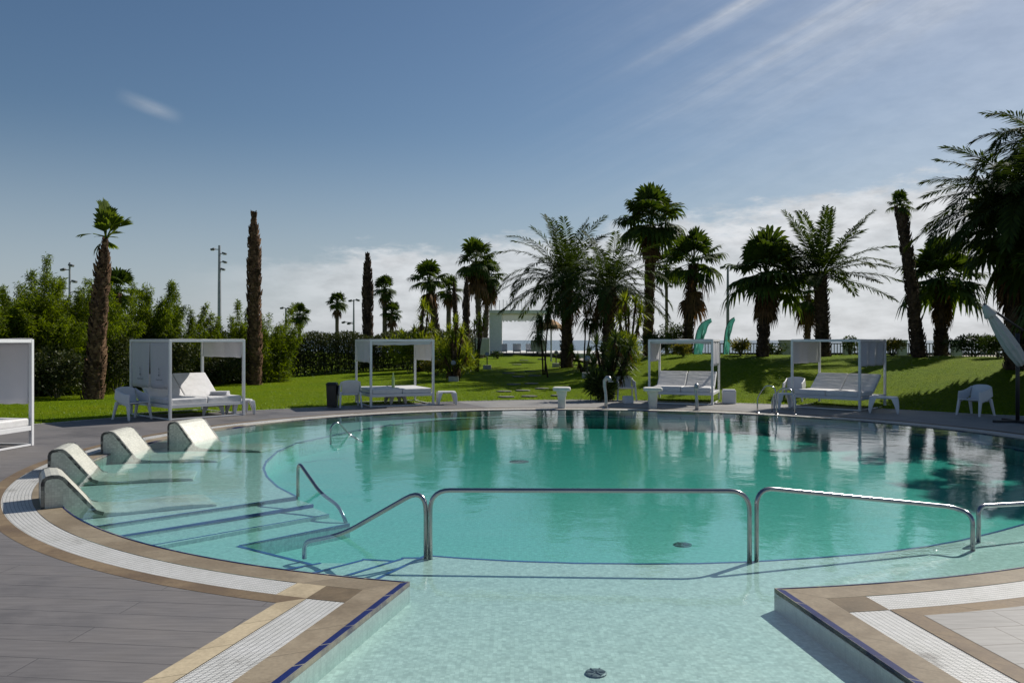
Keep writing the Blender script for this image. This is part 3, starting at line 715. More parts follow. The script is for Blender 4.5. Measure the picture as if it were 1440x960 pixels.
# near left rail going down the steps
(a, ha) = foot(599, 785); c = w(480, 752); e = hp(428, 785, SN[3]); f0 = Vector((e.x, e.y, -.09))
handrail('steel handrail sloping down from the middle posts towards the near steps on the left', [a, (a.x, a.y, ha(684)), (c.x, c.y, .0), f0, e], .26, .0235)
# far left rail
(a, ha) = foot(419, 698); c = w(450, 692); e = hp(487, 735, SL[3]); d_ = hp(477, 712, -.12)
handrail('short arched steel handrail at the head of the left steps', [a, (a.x, a.y, ha(648)), (c.x, c.y, 0), d_, e], .16, .0235)
# right rail
(a, ha) = foot(1064, 789); b = hp(1340, 714, .24); c = w(1368, 752)
handrail('long steel handrail sloping down to the right from the middle posts', [a, (a.x, a.y, ha(685)), (b.x, b.y, .25), (c.x, c.y, .21), (c.x, c.y, ZS)], .19, .0235)
(a, ha) = foot(1376, 762); b = hp(1470, 706, .20)
handrail('steel handrail running out of the right edge of the photo above the water', [a, (a.x, a.y, ha(711)), (b.x, b.y, .20), (b.x+.25, b.y+.15, .16), (b.x+.28, b.y+.17, ZS)], .1, .0235)
# little far rail
a = w(465, 614); b = w(491, 611)
handrail('small pointed steel handrail far away in the left of the pool', [(a.x, a.y, ZS), (a.x, a.y, .22), (a.x+.12, a.y+.1, .30), (b.x, b.y, .0), (b.x+.3, b.y, ZS)], .12, .02)
# ladder rails at the far right edge
for k, (px, lab) in enumerate(((1073, 'left arched rail of the pool ladder on the far deck edge'), (1094, 'right arched rail of the pool ladder on the far deck edge'))):
    x, y = gp(px, 583, DZ); t_ = thing('ladder_rail', lab, 'ladder rail', (x, y+.5, DZ), 0, 'pool ladder rails')
    mb = MB(); mb.tube(smooth_path([(0, 0, 0), (.0, .03, .42), (.14, -.3, .78), (.33, -.45, .74), (.36, -.5, .3), (.36, -.5, .0)] if k == 0 else [(-.0, 0, 0), (.0, .03, .42), (.2, -.28, .72), (.42, -.45, .66), (.45, -.5, .3), (.45, -.5, .0)], .16), .018, 10); mb.build('rail', M['chrome'], t_, smooth=True)
    for q in ((0, 0), (.36 if k == 0 else .45, -.5)):
        mb = MB(); mb.loft([[(q[0]+r*math.cos(a*PI/8), q[1]+r*math.sin(a*PI/8), z) for a in range(16)] for r, z in ((.05, 0), (.05, .015), (.03, .03))]); mb.build('flange', M['chrome'], t_)
# ------------- tiled loungers in the shallow water
PROF = [(0, ZS), (0, .30), (.015, .35), (.05, .38), (.11, .393), (.19, .388), (.245, .355), (.335, .245), (.425, .135), (.525, .01), (.59, -.07), (.67, -.10), (.95, -.12), (1.15, -.115), (1.4, -.10), (1.7, -.105), (1.95, -.125), (2.0, -.135), (2.0, ZS)]
def lounger(label, q, th, wd=.74):
    q = Vector(q)
    t = thing('water_lounger', label, 'water lounger', (q.x, q.y, 0), R(th), 'tiled loungers built into the pool edge')
    mb = MB(); n = len(PROF)
    mb.loft([[(s, y, z) for s, z in PROF] for y in (-wd/2+.0, wd/2)]); o = mb.build('body', M['lounger'], t, bevel=.018)
    for y, sg in ((-wd/2, -1), (wd/2, 1)):       # dark and light trim tiles along both edges of the curve
        mb = MB(); pr = PROF[0:12]; e = .004; ww = .038
        nrm = []
        for i in range(len(pr)):
            a, b = pr[max(i-1, 0)], pr[min(i+1, len(pr)-1)]; dx, dz = b[0]-a[0], b[1]-a[1]; l = math.hypot(dx, dz) or 1; nrm.append((-dz/l, dx/l))
        up = [(p[0]+nn[0]*e, p[1]+nn[1]*e) for p, nn in zip(pr, nrm)]; dn = [(p[0]-nn[0]*ww, p[1]-nn[1]*ww) for p, nn in zip(pr, nrm)]
        m_ = len(pr); vs = [(u[0], y-sg*ww, u[1]) for u in up] + [(u[0], y+sg*e, u[1]) for u in up] + [(d[0], y+sg*e, d[1]) for d in dn]
        mb.add(vs, [(i, i+1, m_+i+1, m_+i) for i in range(m_-1)] + [(m_+i, m_+i+1, 2*m_+i+1, 2*m_+i) for i in range(m_-1)])
        mb.build('edge_trim', M['trim'], t)
lounger('cream mosaic water lounger nearest the camera, overlapping the beige coping', (-5.75, 10.18), 31, .78)
lounger('cream mosaic water lounger second from the camera, behind the nearest one', (-6.93, 12.66), 17, .85)
lounger('cream mosaic water lounger third from the camera, bright in the sun', (-7.23, 15.08), 3, .86)
lounger('cream mosaic water lounger farthest from the camera, below the printed daybed curtain', (-6.68, 16.89), -12, .92)
# ------------- closed cantilever parasol on the right
x, y, z = on_deck(1431, 594)
t = thing('cantilever_parasol', 'closed off-white cantilever parasol leaning on its dark pole at the right edge', 'parasol', (x, y, DZ))
mb = MB(); mb.box((.0, 0, .03), (1.15, .12, .06)); mb.box((0, 0, .032), (.12, 1.15, .056)); mb.build('base', M['dark'], t, bevel=.01)
mb = MB(); mb.tube([(0, 0, .05), (0, 0, 2.15)], .045, 12); mb.build('pole', M['dark'], t, smooth=True)
hub = Vector((at(1385, y-.2)-x, -.2, zat(431, y-.2)-DZ)); low = Vector((at(1438, y-.28)-x, -.28, zat(512, y-.28)-DZ))
mb = MB(); mb.tube([hub + Vector((-.03, 0, .06)), Vector((-.0, -.02, 2.1)) + Vector((.12, 0, .12))], .028, 10); mb.build('arm', M['dark'], t, smooth=True)
d = (low - hub); ax = d.normalized(); s1 = ax.cross(Vector((0, 1, 0))).normalized(); s2 = ax.cross(s1).normalized(); rings = []
for k in range(13):
    f = k/12; rr = (.045 + .115*math.sin(min(f*1.15, 1)*PI*.62)**1.0) * (1 - .25*max(0, f-.8)/.2)
    rings.append([hub + d*(.03+.97*f) + (s1*math.cos(a*2*PI/40) + s2*math.sin(a*2*PI/40))*rr*(1 + .16*math.sin(a*2*PI/40*8 + f*1.5)) for a in range(40)])
mb = MB(); mb.loft(rings); mb.build('folded_canopy', M['parasol'], t, smooth=True)
rings = [[hub + d*f + (s1*math.cos(a*2*PI/20) + s2*math.sin(a*2*PI/20))*rr for a in range(20)] for f, rr in ((-.02, .04), (.0, .06), (.15, .15), (.17, .13))]
mb = MB(); mb.loft(rings); mb.build('vent_cap', M['parasol'], t, smooth=True)
mb = MB(); mb.tube([hub + d*.72 + (s1*math.cos(a*PI/8)+s2*math.sin(a*PI/8))*.172 for a in range(17)], .012, 6); mb.build('strap', M['parasol'], t)
# ---------------------------------------------------------------- plants (vectorised leaves)
def unit(v): return v / np.maximum(np.linalg.norm(v, axis=-1, keepdims=True), 1e-9)
def kites(P, D, S, Ln, W, mid=.4):
    """leaf kites: base P, direction D, side S, length, width -> (V, F)"""
    n = len(P); Ln = np.broadcast_to(Ln, (n,))[:, None]; W = np.broadcast_to(W, (n,))[:, None]
    m = P + D*Ln*mid; V = np.stack([P, m + S*W/2, P + D*Ln, m - S*W/2], 1).reshape(-1, 3); return V, np.arange(4*n).reshape(-1, 4)
def rand_dirs(n, up=0.0):
    v = rng.normal(size=(n, 3)); v[:, 2] += up; return unit(v)
def side_of(D):
    r = rand_dirs(len(D)); return unit(np.cross(D, r))
def trunk_rings(pts, rads, n=12, rough=.06):
    mb = MB(); pts = [Vector(p) for p in pts]; rings = []
    for p, r in zip(pts, rads): rings.append([(p.x + r*(1+random.uniform(-rough, rough))*math.cos(2*PI*k/n), p.y + r*(1+random.uniform(-rough, rough))*math.sin(2*PI*k/n), p.z) for k in range(n)])
    mb.loft(rings); return mb
def boots(P0, P1, r0, r1, n, ln, up=.62, lean=None):
    """old leaf bases sticking out of a trunk, as chunky wedges"""
    k = np.arange(n); f = (k + rng.random(n)*.6)/n; a = k*2.39996 + rng.random(n)*.5
    P0, P1 = np.array(P0, float), np.array(P1, float); c = P0 + (P1-P0)*f[:, None]; r = r0 + (r1-r0)*f
    o = np.column_stack([np.cos(a), np.sin(a), np.zeros(n)]); s = np.column_stack([-np.sin(a), np.cos(a), np.zeros(n)])
    base = c + o*(r*.92)[:, None]; l = ln*rng.uniform(.6, 1.7, n)[:, None]; w = ln*.45
    tip = base + (o*(1-up) + np.array([0, 0, up]))*l*1.1
    V = np.stack([base - s*w + [0, 0, -w*.5], base + s*w + [0, 0, -w*.5], tip + s*w*.35, tip - s*w*.35, base + o*l*.35 + [0, 0, -w*.3]], 1).reshape(-1, 3)
    b = np.arange(n)*5; F = np.concatenate([np.column_stack([b, b+1, b+2, b+3])]); T = np.concatenate([np.column_stack([b+4, b+1, b+2]), np.column_stack([b, b+4, b+3]), np.column_stack([b+4, b+2, b+3])])
    return [(V, F), (V.copy(), T)]
def fan_leaf(c, az, el, pet, rad, droop=.35, nseg=20, spread=R(250), w=1.0):
    d = np.array([math.cos(az)*math.cos(el), math.sin(az)*math.cos(el), math.sin(el)]); hubp = np.array(c) + d*pet + np.array([0, 0, -.06*pet*math.cos(el)])
    s = np.array([-math.sin(az), math.cos(az), 0]); nrm = np.cross(s, d); d2 = unit(d - np.array([0, 0, .35*math.cos(el)])); nrm = np.cross(s, d2)
    an = np.linspace(-spread/2, spread/2, nseg) + rng.normal(0, .03, nseg)
    D = np.cos(an)[:, None]*d2 + np.sin(an)[:, None]*s; D = unit(D + nrm*.18*np.abs(np.sin(an))[:, None])
    ln = rad*(.72 + .28*np.cos(an*.55))*rng.uniform(.88, 1.08, nseg); P = np.repeat(hubp[None], nseg, 0)
    S = unit(np.cross(D, np.repeat(nrm[None], nseg, 0))); wd = rad*.145*w
    m1 = P + D*(ln*.55)[:, None]; tip = P + D*ln[:, None]*.97 + np.array([0, 0, -1])*(ln*droop*.55)[:, None]
    k2 = P + D*(ln*.78)[:, None] + np.array([0, 0, -1])*(ln*droop*.12)[:, None]
    V = np.stack([P, m1 + S*wd/2, m1 - S*wd/2, k2 + S*wd*.36, k2 - S*wd*.36, tip], 1).reshape(-1, 3); b = np.arange(nseg)*6
    T = np.concatenate([np.column_stack([b, b+1, b+2]), np.column_stack([b+3, b+5, b+4])]); Q = np.column_stack([b+1, b+3, b+4, b+2])
    # petiole
    pw = .022; a0 = np.array(c); Vp = np.array([a0 - s*pw, a0 + s*pw, hubp + s*pw*.6, hubp - s*pw*.6, a0 - nrm*pw, a0 + nrm*pw, hubp + nrm*pw*.6, hubp - nrm*pw*.6])
    return [(V, T), (V.copy(), Q), (Vp, np.array([[0, 1, 2, 3], [4, 5, 6, 7]]))]
def fan_palm(label, base, top, rt, rc, n=34, rb=None, skirt=0, el=(75, -35), mat='fan', bark='bark', boot=True, group=None, pet=None, cat='palm tree', skirt_r=None, skirt_len=None, bootlen=.16, seed=None):
    """base (x,y,z), top of trunk (x,y,z) in world; rc crown radius"""
    base = np.array(base, float); top = np.array(top, float) - base; t = thing('fan_palm', label, cat, tuple(base), 0, group); rb = rb or rt*1.25
    k = 14; fs = np.linspace(0, 1, k); bow = np.array([top[0], top[1], 0]); L_ = top[2]
    pts = [top*f + np.array([0, 0, -.15*(1-f)]) - bow*(f*(1-f))*.25 for f in fs]; rads = [rb + (rt-rb)*min(1, f*2.2) for f in fs]
    if rc == 0: rads = [r*(1 if f < .72 else max(.12, 1-((f-.72)/.28)**1.6*.88)) for f, r in zip(fs, rads)]
    if boot: rads = [r*random.uniform(.9, 1.1) for r in rads]
    mb = trunk_rings(pts, rads, 14); tr = mb.build('trunk', M[bark], t, smooth=True)
    if boot:
        ch = []; nb_ = max(60, int(L_*rt*420*(0.16/bootlen)))
        for q in range(k-1): ch += boots(pts[q], pts[q+1], rads[q], rads[q+1], max(3, nb_//(k-1)), bootlen*(.55 + .45*min(1, rads[q]/rt)))
        np_mesh('leaf_base', ch, M[bark], tr)
    if rc:
        n = int(n*1.12)
        pet = pet if pet is not None else rc*.56; ch = []
        for q in range(n):
            f = q/max(1, n-1); e = R(el[0] + 6 + (el[1]-el[0]-6)*f**1.25) + random.uniform(-.3, .3); a = q*2.39996 + random.uniform(-.4, .4)
            ch += fan_leaf(top + np.array([0, 0, .1]), a, e, pet*random.uniform(.75, 1.15), rc*.52*random.uniform(.75, 1.15), droop=.08+.85*f, nseg=16, spread=R(220), w=1.15)
        np_mesh('crown', ch, M[mat], t)
        if skirt:
            ch = []; sl = skirt_len or rc; sr = skirt_r or rc*.45
            for q in range(skirt):
                f = random.random(); a = q*2.39996; c = top + np.array([0, 0, -.05 - sl*.75*f])
                ch += fan_leaf(c, a, R(random.uniform(-80, -48)), sr*random.uniform(.5, .9), sr*1.15*random.uniform(.75, 1.15), droop=.9, nseg=14, spread=R(170))
            np_mesh('dead_leaf_skirt', ch, M['dead'], t)
    return t
def frond(c, az, el, L_, droop, nl=44, leaf=.45, w=.032, vfold=.35, curl=0.0):
    """feather frond: curved rachis with two rows of leaflets"""
    f = np.linspace(0, 1, nl+1); e = el - droop*f**1.35; a = az + curl*f
    T = np.stack([np.cos(a)*np.cos(e), np.sin(a)*np.cos(e), np.sin(e)], 1); ds = L_/nl
    P = np.array(c) + np.concatenate([np.zeros((1, 3)), np.cumsum(T[:-1]*ds, 0)])
    s = np.stack([-np.sin(a), np.cos(a), np.zeros_like(a)], 1); up = np.cross(T, s)*-1; up = unit(up); up *= np.where(up[:, 2:3] < 0, -1, 1)
    m = f > .14; Pm, Tm, sm, um, fm = P[m], T[m], s[m], up[m], f[m]
    prof = leaf*(.55 + .9*np.sin(PI*np.clip(fm*.86+.1, 0, 1)))*.75; out = []
    for sg in (-1, 1):
        ang = R(62) - R(28)*fm; D = unit(Tm*np.cos(ang)[:, None] + sm*sg*np.sin(ang)[:, None] + um*vfold*rng.uniform(.3, 1.2, len(fm))[:, None] + np.array([0, 0, -.22]))
        D = unit(D + rng.normal(0, .08, D.shape)); S = unit(np.cross(D, um)); ln = prof*rng.uniform(.85, 1.1, len(fm))
        tip = Pm + D*ln[:, None] + np.array([0, 0, -1])*(ln*.16)[:, None]; mid = Pm + D*(ln*.5)[:, None]
        V = np.stack([Pm, mid + S*w/2, tip, mid - S*w/2], 1).reshape(-1, 3); out.append((V, np.arange(len(V)).reshape(-1, 4)))
    rw = .028*(1-f*.8); Va = np.concatenate([P + s*rw[:, None], P - s*rw[:, None], P + up*rw[:, None]*.8, P - up*rw[:, None]*.8]); n = nl+1; i = np.arange(nl)
    out.append((Va, np.concatenate([np.column_stack([i, i+1, n+i+1, n+i]), np.column_stack([2*n+i, 2*n+i+1, 3*n+i+1, 3*n+i])])))
    return out
def feather_palm(label, base, top, rt, L_, n=40, el=(82, -40), droop=(.6, 1.5), leaf=.5, mat='feather', bark='bark_dark', dead=0, group=None, rb=None, nl=46, w=.034, bulb=1.0, az0=0.0, azs=None):
    base = np.array(base, float); top = np.array(top, float) - base; t = thing('feather_palm', label, 'palm tree', tuple(base), 0, group); rb = rb or rt*1.25
    k = 12; fs = np.linspace(0, 1, k); pts = [top*f + np.array([0, 0, -.15*(1-f)]) for f in fs]; rads = [rb + (rt-rb)*min(1, f*2) for f in fs]
    for q in range(k):
        if fs[q] > .84: rads[q] *= 1 + .25*bulb
    tr = trunk_rings(pts, rads, 14, .08).build('trunk', M[bark], t, smooth=True); ch = []
    for q in range(k-1): ch += boots(pts[q], pts[q+1], rads[q], rads[q+1], max(14, int(top[2]*rt*26)), .15, .5)
    np_mesh('leaf_base', ch, M[bark], tr); ch = []
    for q in range(n):
        f = q/max(1, n-1); e = R(el[0] + (el[1]-el[0])*f**.9) + random.uniform(-.1, .1); a = (azs[q % len(azs)] if azs else az0 + q*2.39996) + random.uniform(-.2, .2)
        ch += frond(top + np.array([math.cos(a)*rt*.5, math.sin(a)*rt*.5, .05]), a, e, L_*random.uniform(.86, 1.08), droop[0] + (droop[1]-droop[0])*(1-abs(2*f-1))*random.uniform(.7, 1.2), nl, leaf, w, curl=random.uniform(-.25, .25))
    for q in range(max(3, n//9)):              # young spear leaves and broken fronds
        a = random.uniform(0, 2*PI); ch += frond(top + np.array([0, 0, .1]), a, R(random.uniform(-35, 60)), L_*random.uniform(.4, .7), random.uniform(.8, 2.2), max(20, nl//2), leaf*.9, w)
    np_mesh('crown', ch, M[mat], t)
    if dead:
        ch = []
        for q in range(dead):
            a = q*2.39996+1; ch += frond(top - np.array([0, 0, .15]), a, R(random.uniform(-55, -25)), L_*.62*random.uniform(.7, 1), .7, 30, leaf*.8, w)
        np_mesh('dead_frond', ch, M['dead'], t)
    return t
def leaf_cloud(C_, n, r, ln, w, up=0.0, droop=0.0, D=None):
    """n leaves around the points C_ (m,3) within radius r"""
    k = rng.integers(0, len(C_), n); rr = r if np.isscalar(r) else np.asarray(r)[k][:, None]
    P = C_[k] + rand_dirs(n)*rr*rng.random((n, 1))**.5; D = rand_dirs(n, up) if D is None else D[k]; D = unit(D + np.array([0, 0, -droop]))
    return kites(P, D, side_of(D), ln*rng.uniform(.6, 1.25, n), w*rng.uniform(.7, 1.2, n))
def bamboo(label, base, h, spread, n_stem=26, n_leaf=5200, lean=(0, 0), group='bamboo clumps along the left border', mat='bamboo', tuft=.07):
    t = thing('bamboo_clump', label, 'bamboo', base, 0, group); sm = MB(); pts = []; rr = []
    for q in range(n_stem):
        a = random.uniform(0, 2*PI); r = math.sqrt(random.random()); hh = h*(1-(.5 if tuft < .1 else .28)*r)*random.uniform(.68, .98) if q > 1 else h*random.uniform(.92, 1)
        x0, y0 = r*spread*.5*math.cos(a), r*spread*.5*math.sin(a); ox, oy = r*spread*.55*math.cos(a)+lean[0]*hh+random.uniform(-.12, .12), r*spread*.55*math.sin(a)+lean[1]*hh
        P = [(x0 + ox*f**2.2, y0 + oy*f**2.2, hh*(f - .04*f**4)) for f in np.linspace(0, 1, 9)]
        sm.tube(P, [.016*(1-.75*f) for f in np.linspace(0, 1, 9)], 4)
        fs = np.linspace(.03, 1.03, max(8, int(hh*7))); P = np.array(P)
        for f in fs:
            i = min(7, int(f*8)); u = f*8-i; pts.append(P[i]*(1-u) + P[i+1]*u); rr.append(tuft + .42*(1-f)**.9)
    sm.build('stem', M['stem'], t)
    pts = np.array(pts); rr = np.array(rr); n_leaf = int(n_leaf*4.4); k = rng.integers(0, len(pts), n_leaf//4)
    tw = pts[k] + rand_dirs(len(k))*(rr[k]*rng.random(len(k))**.5)[:, None]; tw = np.repeat(tw, 4, 0) + rng.normal(0, .045, (len(k)*4, 3))
    D = unit(rand_dirs(len(tw)) + np.array([0, 0, -.25])); D = unit(D + np.repeat(rand_dirs(len(k)), 4, 0)*.9)
    np_mesh('foliage', [kites(tw, D, side_of(D), .155*rng.uniform(.6, 1.3, len(tw)), .030)], M[mat], t); return t
def shrub(label, base, d, n, ln=.10, w=.05, mat='shrub', group=None, cat='shrub', name='shrub', twig=9, lumps=9, up=.2, core=True):
    """uneven bush filling an ellipsoid of size d; leaves denser at its shell"""
    t = thing(name, label, cat, base, 0, group); st = MB(); cs = []
    for q in range(lumps):
        a = random.uniform(0, 2*PI); r = math.sqrt(random.random())*.36; z = random.uniform(.3, .82)
        cs.append((d[0]*r*math.cos(a), d[1]*r*math.sin(a), d[2]*z))
    cs = np.array(cs); rr = np.array([random.uniform(.16, .34) for _ in cs]); P = []; 
    k = rng.integers(0, len(cs), n); v = rand_dirs(n); sc = rr[k][:, None]*np.array([d[0], d[1], d[2]*.9]); P = cs[k] + v*sc*(rng.random((n, 1))**.4); P[:, 2] = np.abs(P[:, 2])*.985 + .02
    D = unit(v*.8 + rand_dirs(n, up)); np_mesh('foliage', [kites(P, D, side_of(D), ln*rng.uniform(.6, 1.3, n), w*rng.uniform(.7, 1.2, n))], M[mat], t)
    for c in cs[:twig]: st.tube([(c[0]*.15, c[1]*.15, 0), (c[0]*.5, c[1]*.5, c[2]*.5), tuple(c)], [.022, .016, .008], 5)
    st.build('stem', M['stem'], t); return t
def sword_head(c, n, ln, w, el=(85, -30), droop=.25):
    k = np.arange(n); f = k/n; e = R(el[0]) + (R(el[1])-R(el[0]))*f + rng.normal(0, .1, n); a = k*2.39996 + rng.normal(0, .2, n)
    D = np.stack([np.cos(a)*np.cos(e), np.sin(a)*np.cos(e), np.sin(e)], 1); S = np.stack([-np.sin(a), np.cos(a), np.zeros(n)], 1); l = ln*rng.uniform(.75, 1.15, n)
    P = np.repeat(np.array(c)[None], n, 0); m = P + D*(l*.5)[:, None]; tip = P + D*l[:, None] + np.array([0, 0, -1])*(l*droop*np.cos(e))[:, None]
    V = np.stack([P - S*w*.35, P + S*w*.35, m + S*w/2, m - S*w/2, tip], 1).reshape(-1, 3); b = np.arange(n)*5
    return [(V, np.column_stack([b, b+1, b+2, b+3])), (V.copy(), np.column_stack([b+3, b+2, b+4]))]
def yucca(label, base, heads, ln=.5, n=64, w=.055, mat='yucca', group=None, name='yucca', cat='yucca', dead=True, droop=.25, el=(85, -30), stem_r=.05):
    """heads: list of (dx, dy, z) rosettes, each on its own stem"""
    t = thing(name, label, cat, base, 0, group); st = MB(); ch = []; dd = []
    for (dx, dy, z) in heads:
        st.tube([(dx*.2, dy*.2, -.05), (dx*.45, dy*.45, z*.45), (dx, dy, z)], [stem_r*1.2, stem_r, stem_r*.8], 7); ch += sword_head((dx, dy, z), n, ln*random.uniform(.85, 1.15), w, el, droop)
        if dead: dd += sword_head((dx*.9, dy*.9, z-.12), n//3, ln*.7, w*.8, (-40, -85), .4)
    st.build('trunk', M['bark_dark'], t, smooth=True); np_mesh('rosette', ch, M[mat], t)
    if dead and dd: np_mesh('dead_leaves', dd, M['dead'], t)
    return t
# ---------------------------------------------------------------- placed plants
def base_at(px, d): return (at(px, d), d, hz(at(px, d), d))
def top_at(px, py, d): return (at(px, d), d, zat(py, d))
GP = 'tall palms standing on the lawn'; GB = 'bare palm trunks'; GF = 'distant fan palms beyond the hedge'
# tufted palm on the left
b = on_lawn(131, 561); d = b[1]
t = fan_palm('tall palm at left whose sparse tuft holds one stray leaf out to the left', b, top_at(148, 338, d), .20, 0, rb=.27, bark='bark', group=GP, bootlen=.23)
for o in list(t.children):
    pass
ch = []; tp = np.array(top_at(149, 336, d)) - np.array(b)
for a, e, pt, ra in ((R(175), 89, .80, .62), (R(120), 86, .65, .6), (R(190), 86, .60, .6), (R(80), 84, .50, .6), (R(20), 52, .62, .56), (R(-30), 54, .55, .56), (R(5), 46, .58, .56), (R(-70), 82, .45, .6), (R(60), 60, .45, .56), (R(20), 66, .40, .6), (R(-80), 50, .30, .5), (R(260), 74, .3, .55), (R(130), 78, .3, .5), (R(0), 64, .25, .55), (R(280), 20, .2, .4), (R(80), 40, .3, .5), (R(-30), 20, .2, .4), (R(100), -10, .2, .45)):
    ch += fan_leaf(tp, a, R(e), pt, ra, .15, 12, R(78), w=1.25)
ch += fan_leaf(tp + np.array([0, 0, .08]), R(182), R(16), .45, .55, .3, 10, R(34)); ch += fan_leaf(tp, R(190), R(-38), .2, .4, .8, 10, R(80))
np_mesh('crown', ch, M['fan_bright'], t)
# bare trunks
b = on_lawn(358, 541); fan_palm('tall bare palm trunk without any crown, right of the printed daybed', b, top_at(357, 300, b[1]), .21, 0, rb=.25, bark='bark', group=GB, bootlen=.22)
d = 49; fan_palm('bare pointed palm trunk standing before the hedge left of the flat daybed', base_at(517, d), top_at(517, 358, d), .24, 0, rb=.29, bark='bark_dark', group=GB, bootlen=.22)
d = 52; fan_palm('thin bare palm trunk, shorter of the two beside the white wall', base_at(643, d), top_at(638, 396, d), .13, 0, bark='bark_dark', group=GB, bootlen=.12)
d = 46; fan_palm('bare dark pointed palm trunk rising from the shrubs just left of the white pavilion', base_at(655, d), top_at(656, 390, d), .16, 0, rb=.28, bark='bark_dark', group=GB, bootlen=.14)
# distant fan palms
for px, pt, d, rc, rt, lab in ((421, 445, 64, .82, .15, 'lowest small fan palm beyond the left hedge, next to a lamp post'), (474, 428, 64, .80, .14, 'small fan palm beyond the hedge midway between two bare trunks'),
        (541, 408, 60, .85, .16, 'taller of the two small fan palms just right of the bare pointed trunk'), (551, 442, 60, .78, .14, 'shorter of the two small fan palms just right of the bare pointed trunk'),
        (631, 410, 60, .95, .17, 'small fan palm beside the thin bare trunk near the white wall')):
    fan_palm(lab, base_at(px, d), top_at(px, pt, d), rt, rc*1.2, 30, mat='fan', bark='bark_grey', boot=False, group=GF, el=(80, -35), skirt=4, skirt_len=.4)
d = 50; fan_palm('fan palm with thick leaning trunk above the flat daybed', base_at(618, d), top_at(604, 398, d), .18, 1.35, 26, rb=.30, bark='bark_dark', group=GP, el=(80, -10), skirt=10, skirt_len=.9)
d = 56; fan_palm('tall double-tufted fan palm, higher of the pair left of the white pavilion', base_at(675, d), top_at(670, 372, d), .15, 1.75, 30, bark='bark_grey', group=GP, el=(80, -45), skirt=10, skirt_len=1.0)
d = 57; fan_palm('fan palm, lower of the pair left of the white pavilion', base_at(681, d), top_at(687, 392, d), .15, 1.4, 26, bark='bark_grey', group=GP, el=(80, -45), skirt=14, skirt_len=1.0)
d = 44; fan_palm('dark fan palm hidden among the bamboo on the left', base_at(166, d), top_at(166, 412, d), .18, 1.3, 26, group=GP, boot=False)
# feather palms in the middle
b = on_lawn(797, 517); d = b[1]; feather_palm('big feather palm with drooping crown right of the white pavilion', b, top_at(797, 398, d), .27, 3.9, 52, el=(84, -8), droop=(.6, 1.75), leaf=.66, group=GP, nl=60, w=.062, dead=8, bulb=.5)
d = 38; feather_palm('feather palm with thin drooping fronds behind the big yucca', base_at(855, d), top_at(857, 405, d), .25, 3.0, 44, el=(80, -18), droop=(.7, 1.7), leaf=.52, group=GP, nl=50, w=.052, dead=14, bulb=.5)
d = 35; feather_palm('upright feather palm with stiff arching fronds behind the farthest right daybed', base_at(1157, d), top_at(1154, 388, d), .25, 3.1, 36, el=(86, -14), droop=(.25, 1.05), leaf=.5, group=GP, nl=58, w=.06, bulb=.2)
# fan palms on the right
d = 44; fan_palm('tallest fan palm, its crown above all the others in the middle of the garden', base_at(911, d), top_at(916, 318, d), .21, 2.1, 36, rb=.24, bark='bark', group=GP, el=(82, -28), skirt=14, skirt_len=1.2, skirt_r=.6)
d = 41; fan_palm('fan palm with one dead hanging leaf, behind the daybed with sagging curtain', base_at(966, d), top_at(975, 372, d), .20, 1.65, 30, rb=.22, bark='bark_dark', group=GP, el=(82, -30), skirt=8, skirt_len=2.0, skirt_r=.7)
d = 54; fan_palm('fan palm on a thin grey trunk behind the tallest one', base_at(938, d), top_at(937, 378, d), .10, 1.5, 22, bark='bark_grey', boot=False, group=GP, el=(60, -60))
b = on_lawn(1072, 501); d = b[1]; fan_palm('stout fan palm with bushy crown and a bulging skirt of dead leaves', b, top_at(1078, 392, d), .20, 2.0, 40, rb=.22, bark='bark_dark', group=GP, el=(82, -22), skirt=34, skirt_len=1.15, skirt_r=.52)
d = 46; fan_palm('small fan palm peeping out behind the upright feather palm', base_at(1135, d), top_at(1136, 415, d), .13, 1.4, 22, bark='bark', group=GP, el=(70, -55), skirt=12, skirt_len=1.0)
b = on_lawn(1293, 502); d = b[1]; fan_palm('leaning dark palm trunk with only a tiny tuft on top', b, top_at(1266, 292, d), .18, .62, 16, rb=.24, bark='bark_dark', group=GP, el=(85, -30), bootlen=.17)
d = 35; fan_palm('fan palm with long brown leaf skirt right of the leaning trunk', base_at(1323, d), top_at(1325, 402, d), .22, 2.0, 36, rb=.24, bark='bark_dark', group=GP, el=(80, -25), skirt=30, skirt_len=1.25, skirt_r=.42)
d = 28; fan_palm('huge dark fan palm with hanging leaves behind the closed parasol', base_at(1428, d), top_at(1426, 345, d), .24, 2.1, 26, rb=.30, bark='bark_dark', group=GP, el=(60, -50), skirt=36, skirt_len=1.8, skirt_r=.6)
d = 25.5; feather_palm('dark feather palm leaning over the right edge, its fronds in front of the sky', base_at(1488, d), top_at(1458, 284, d), .25, 3.5, 66, el=(48, -22), droop=(.5, 1.3), leaf=.62, group=GP, nl=80, w=.055)
d = 27; feather_palm('taller feather palm at the right edge with only a few arching top fronds in view', base_at(1530, d), top_at(1478, 216, d), .24, 2.7, 46, el=(70, -20), droop=(1.0, 2.4), leaf=.6, group=GP, nl=60, w=.055)
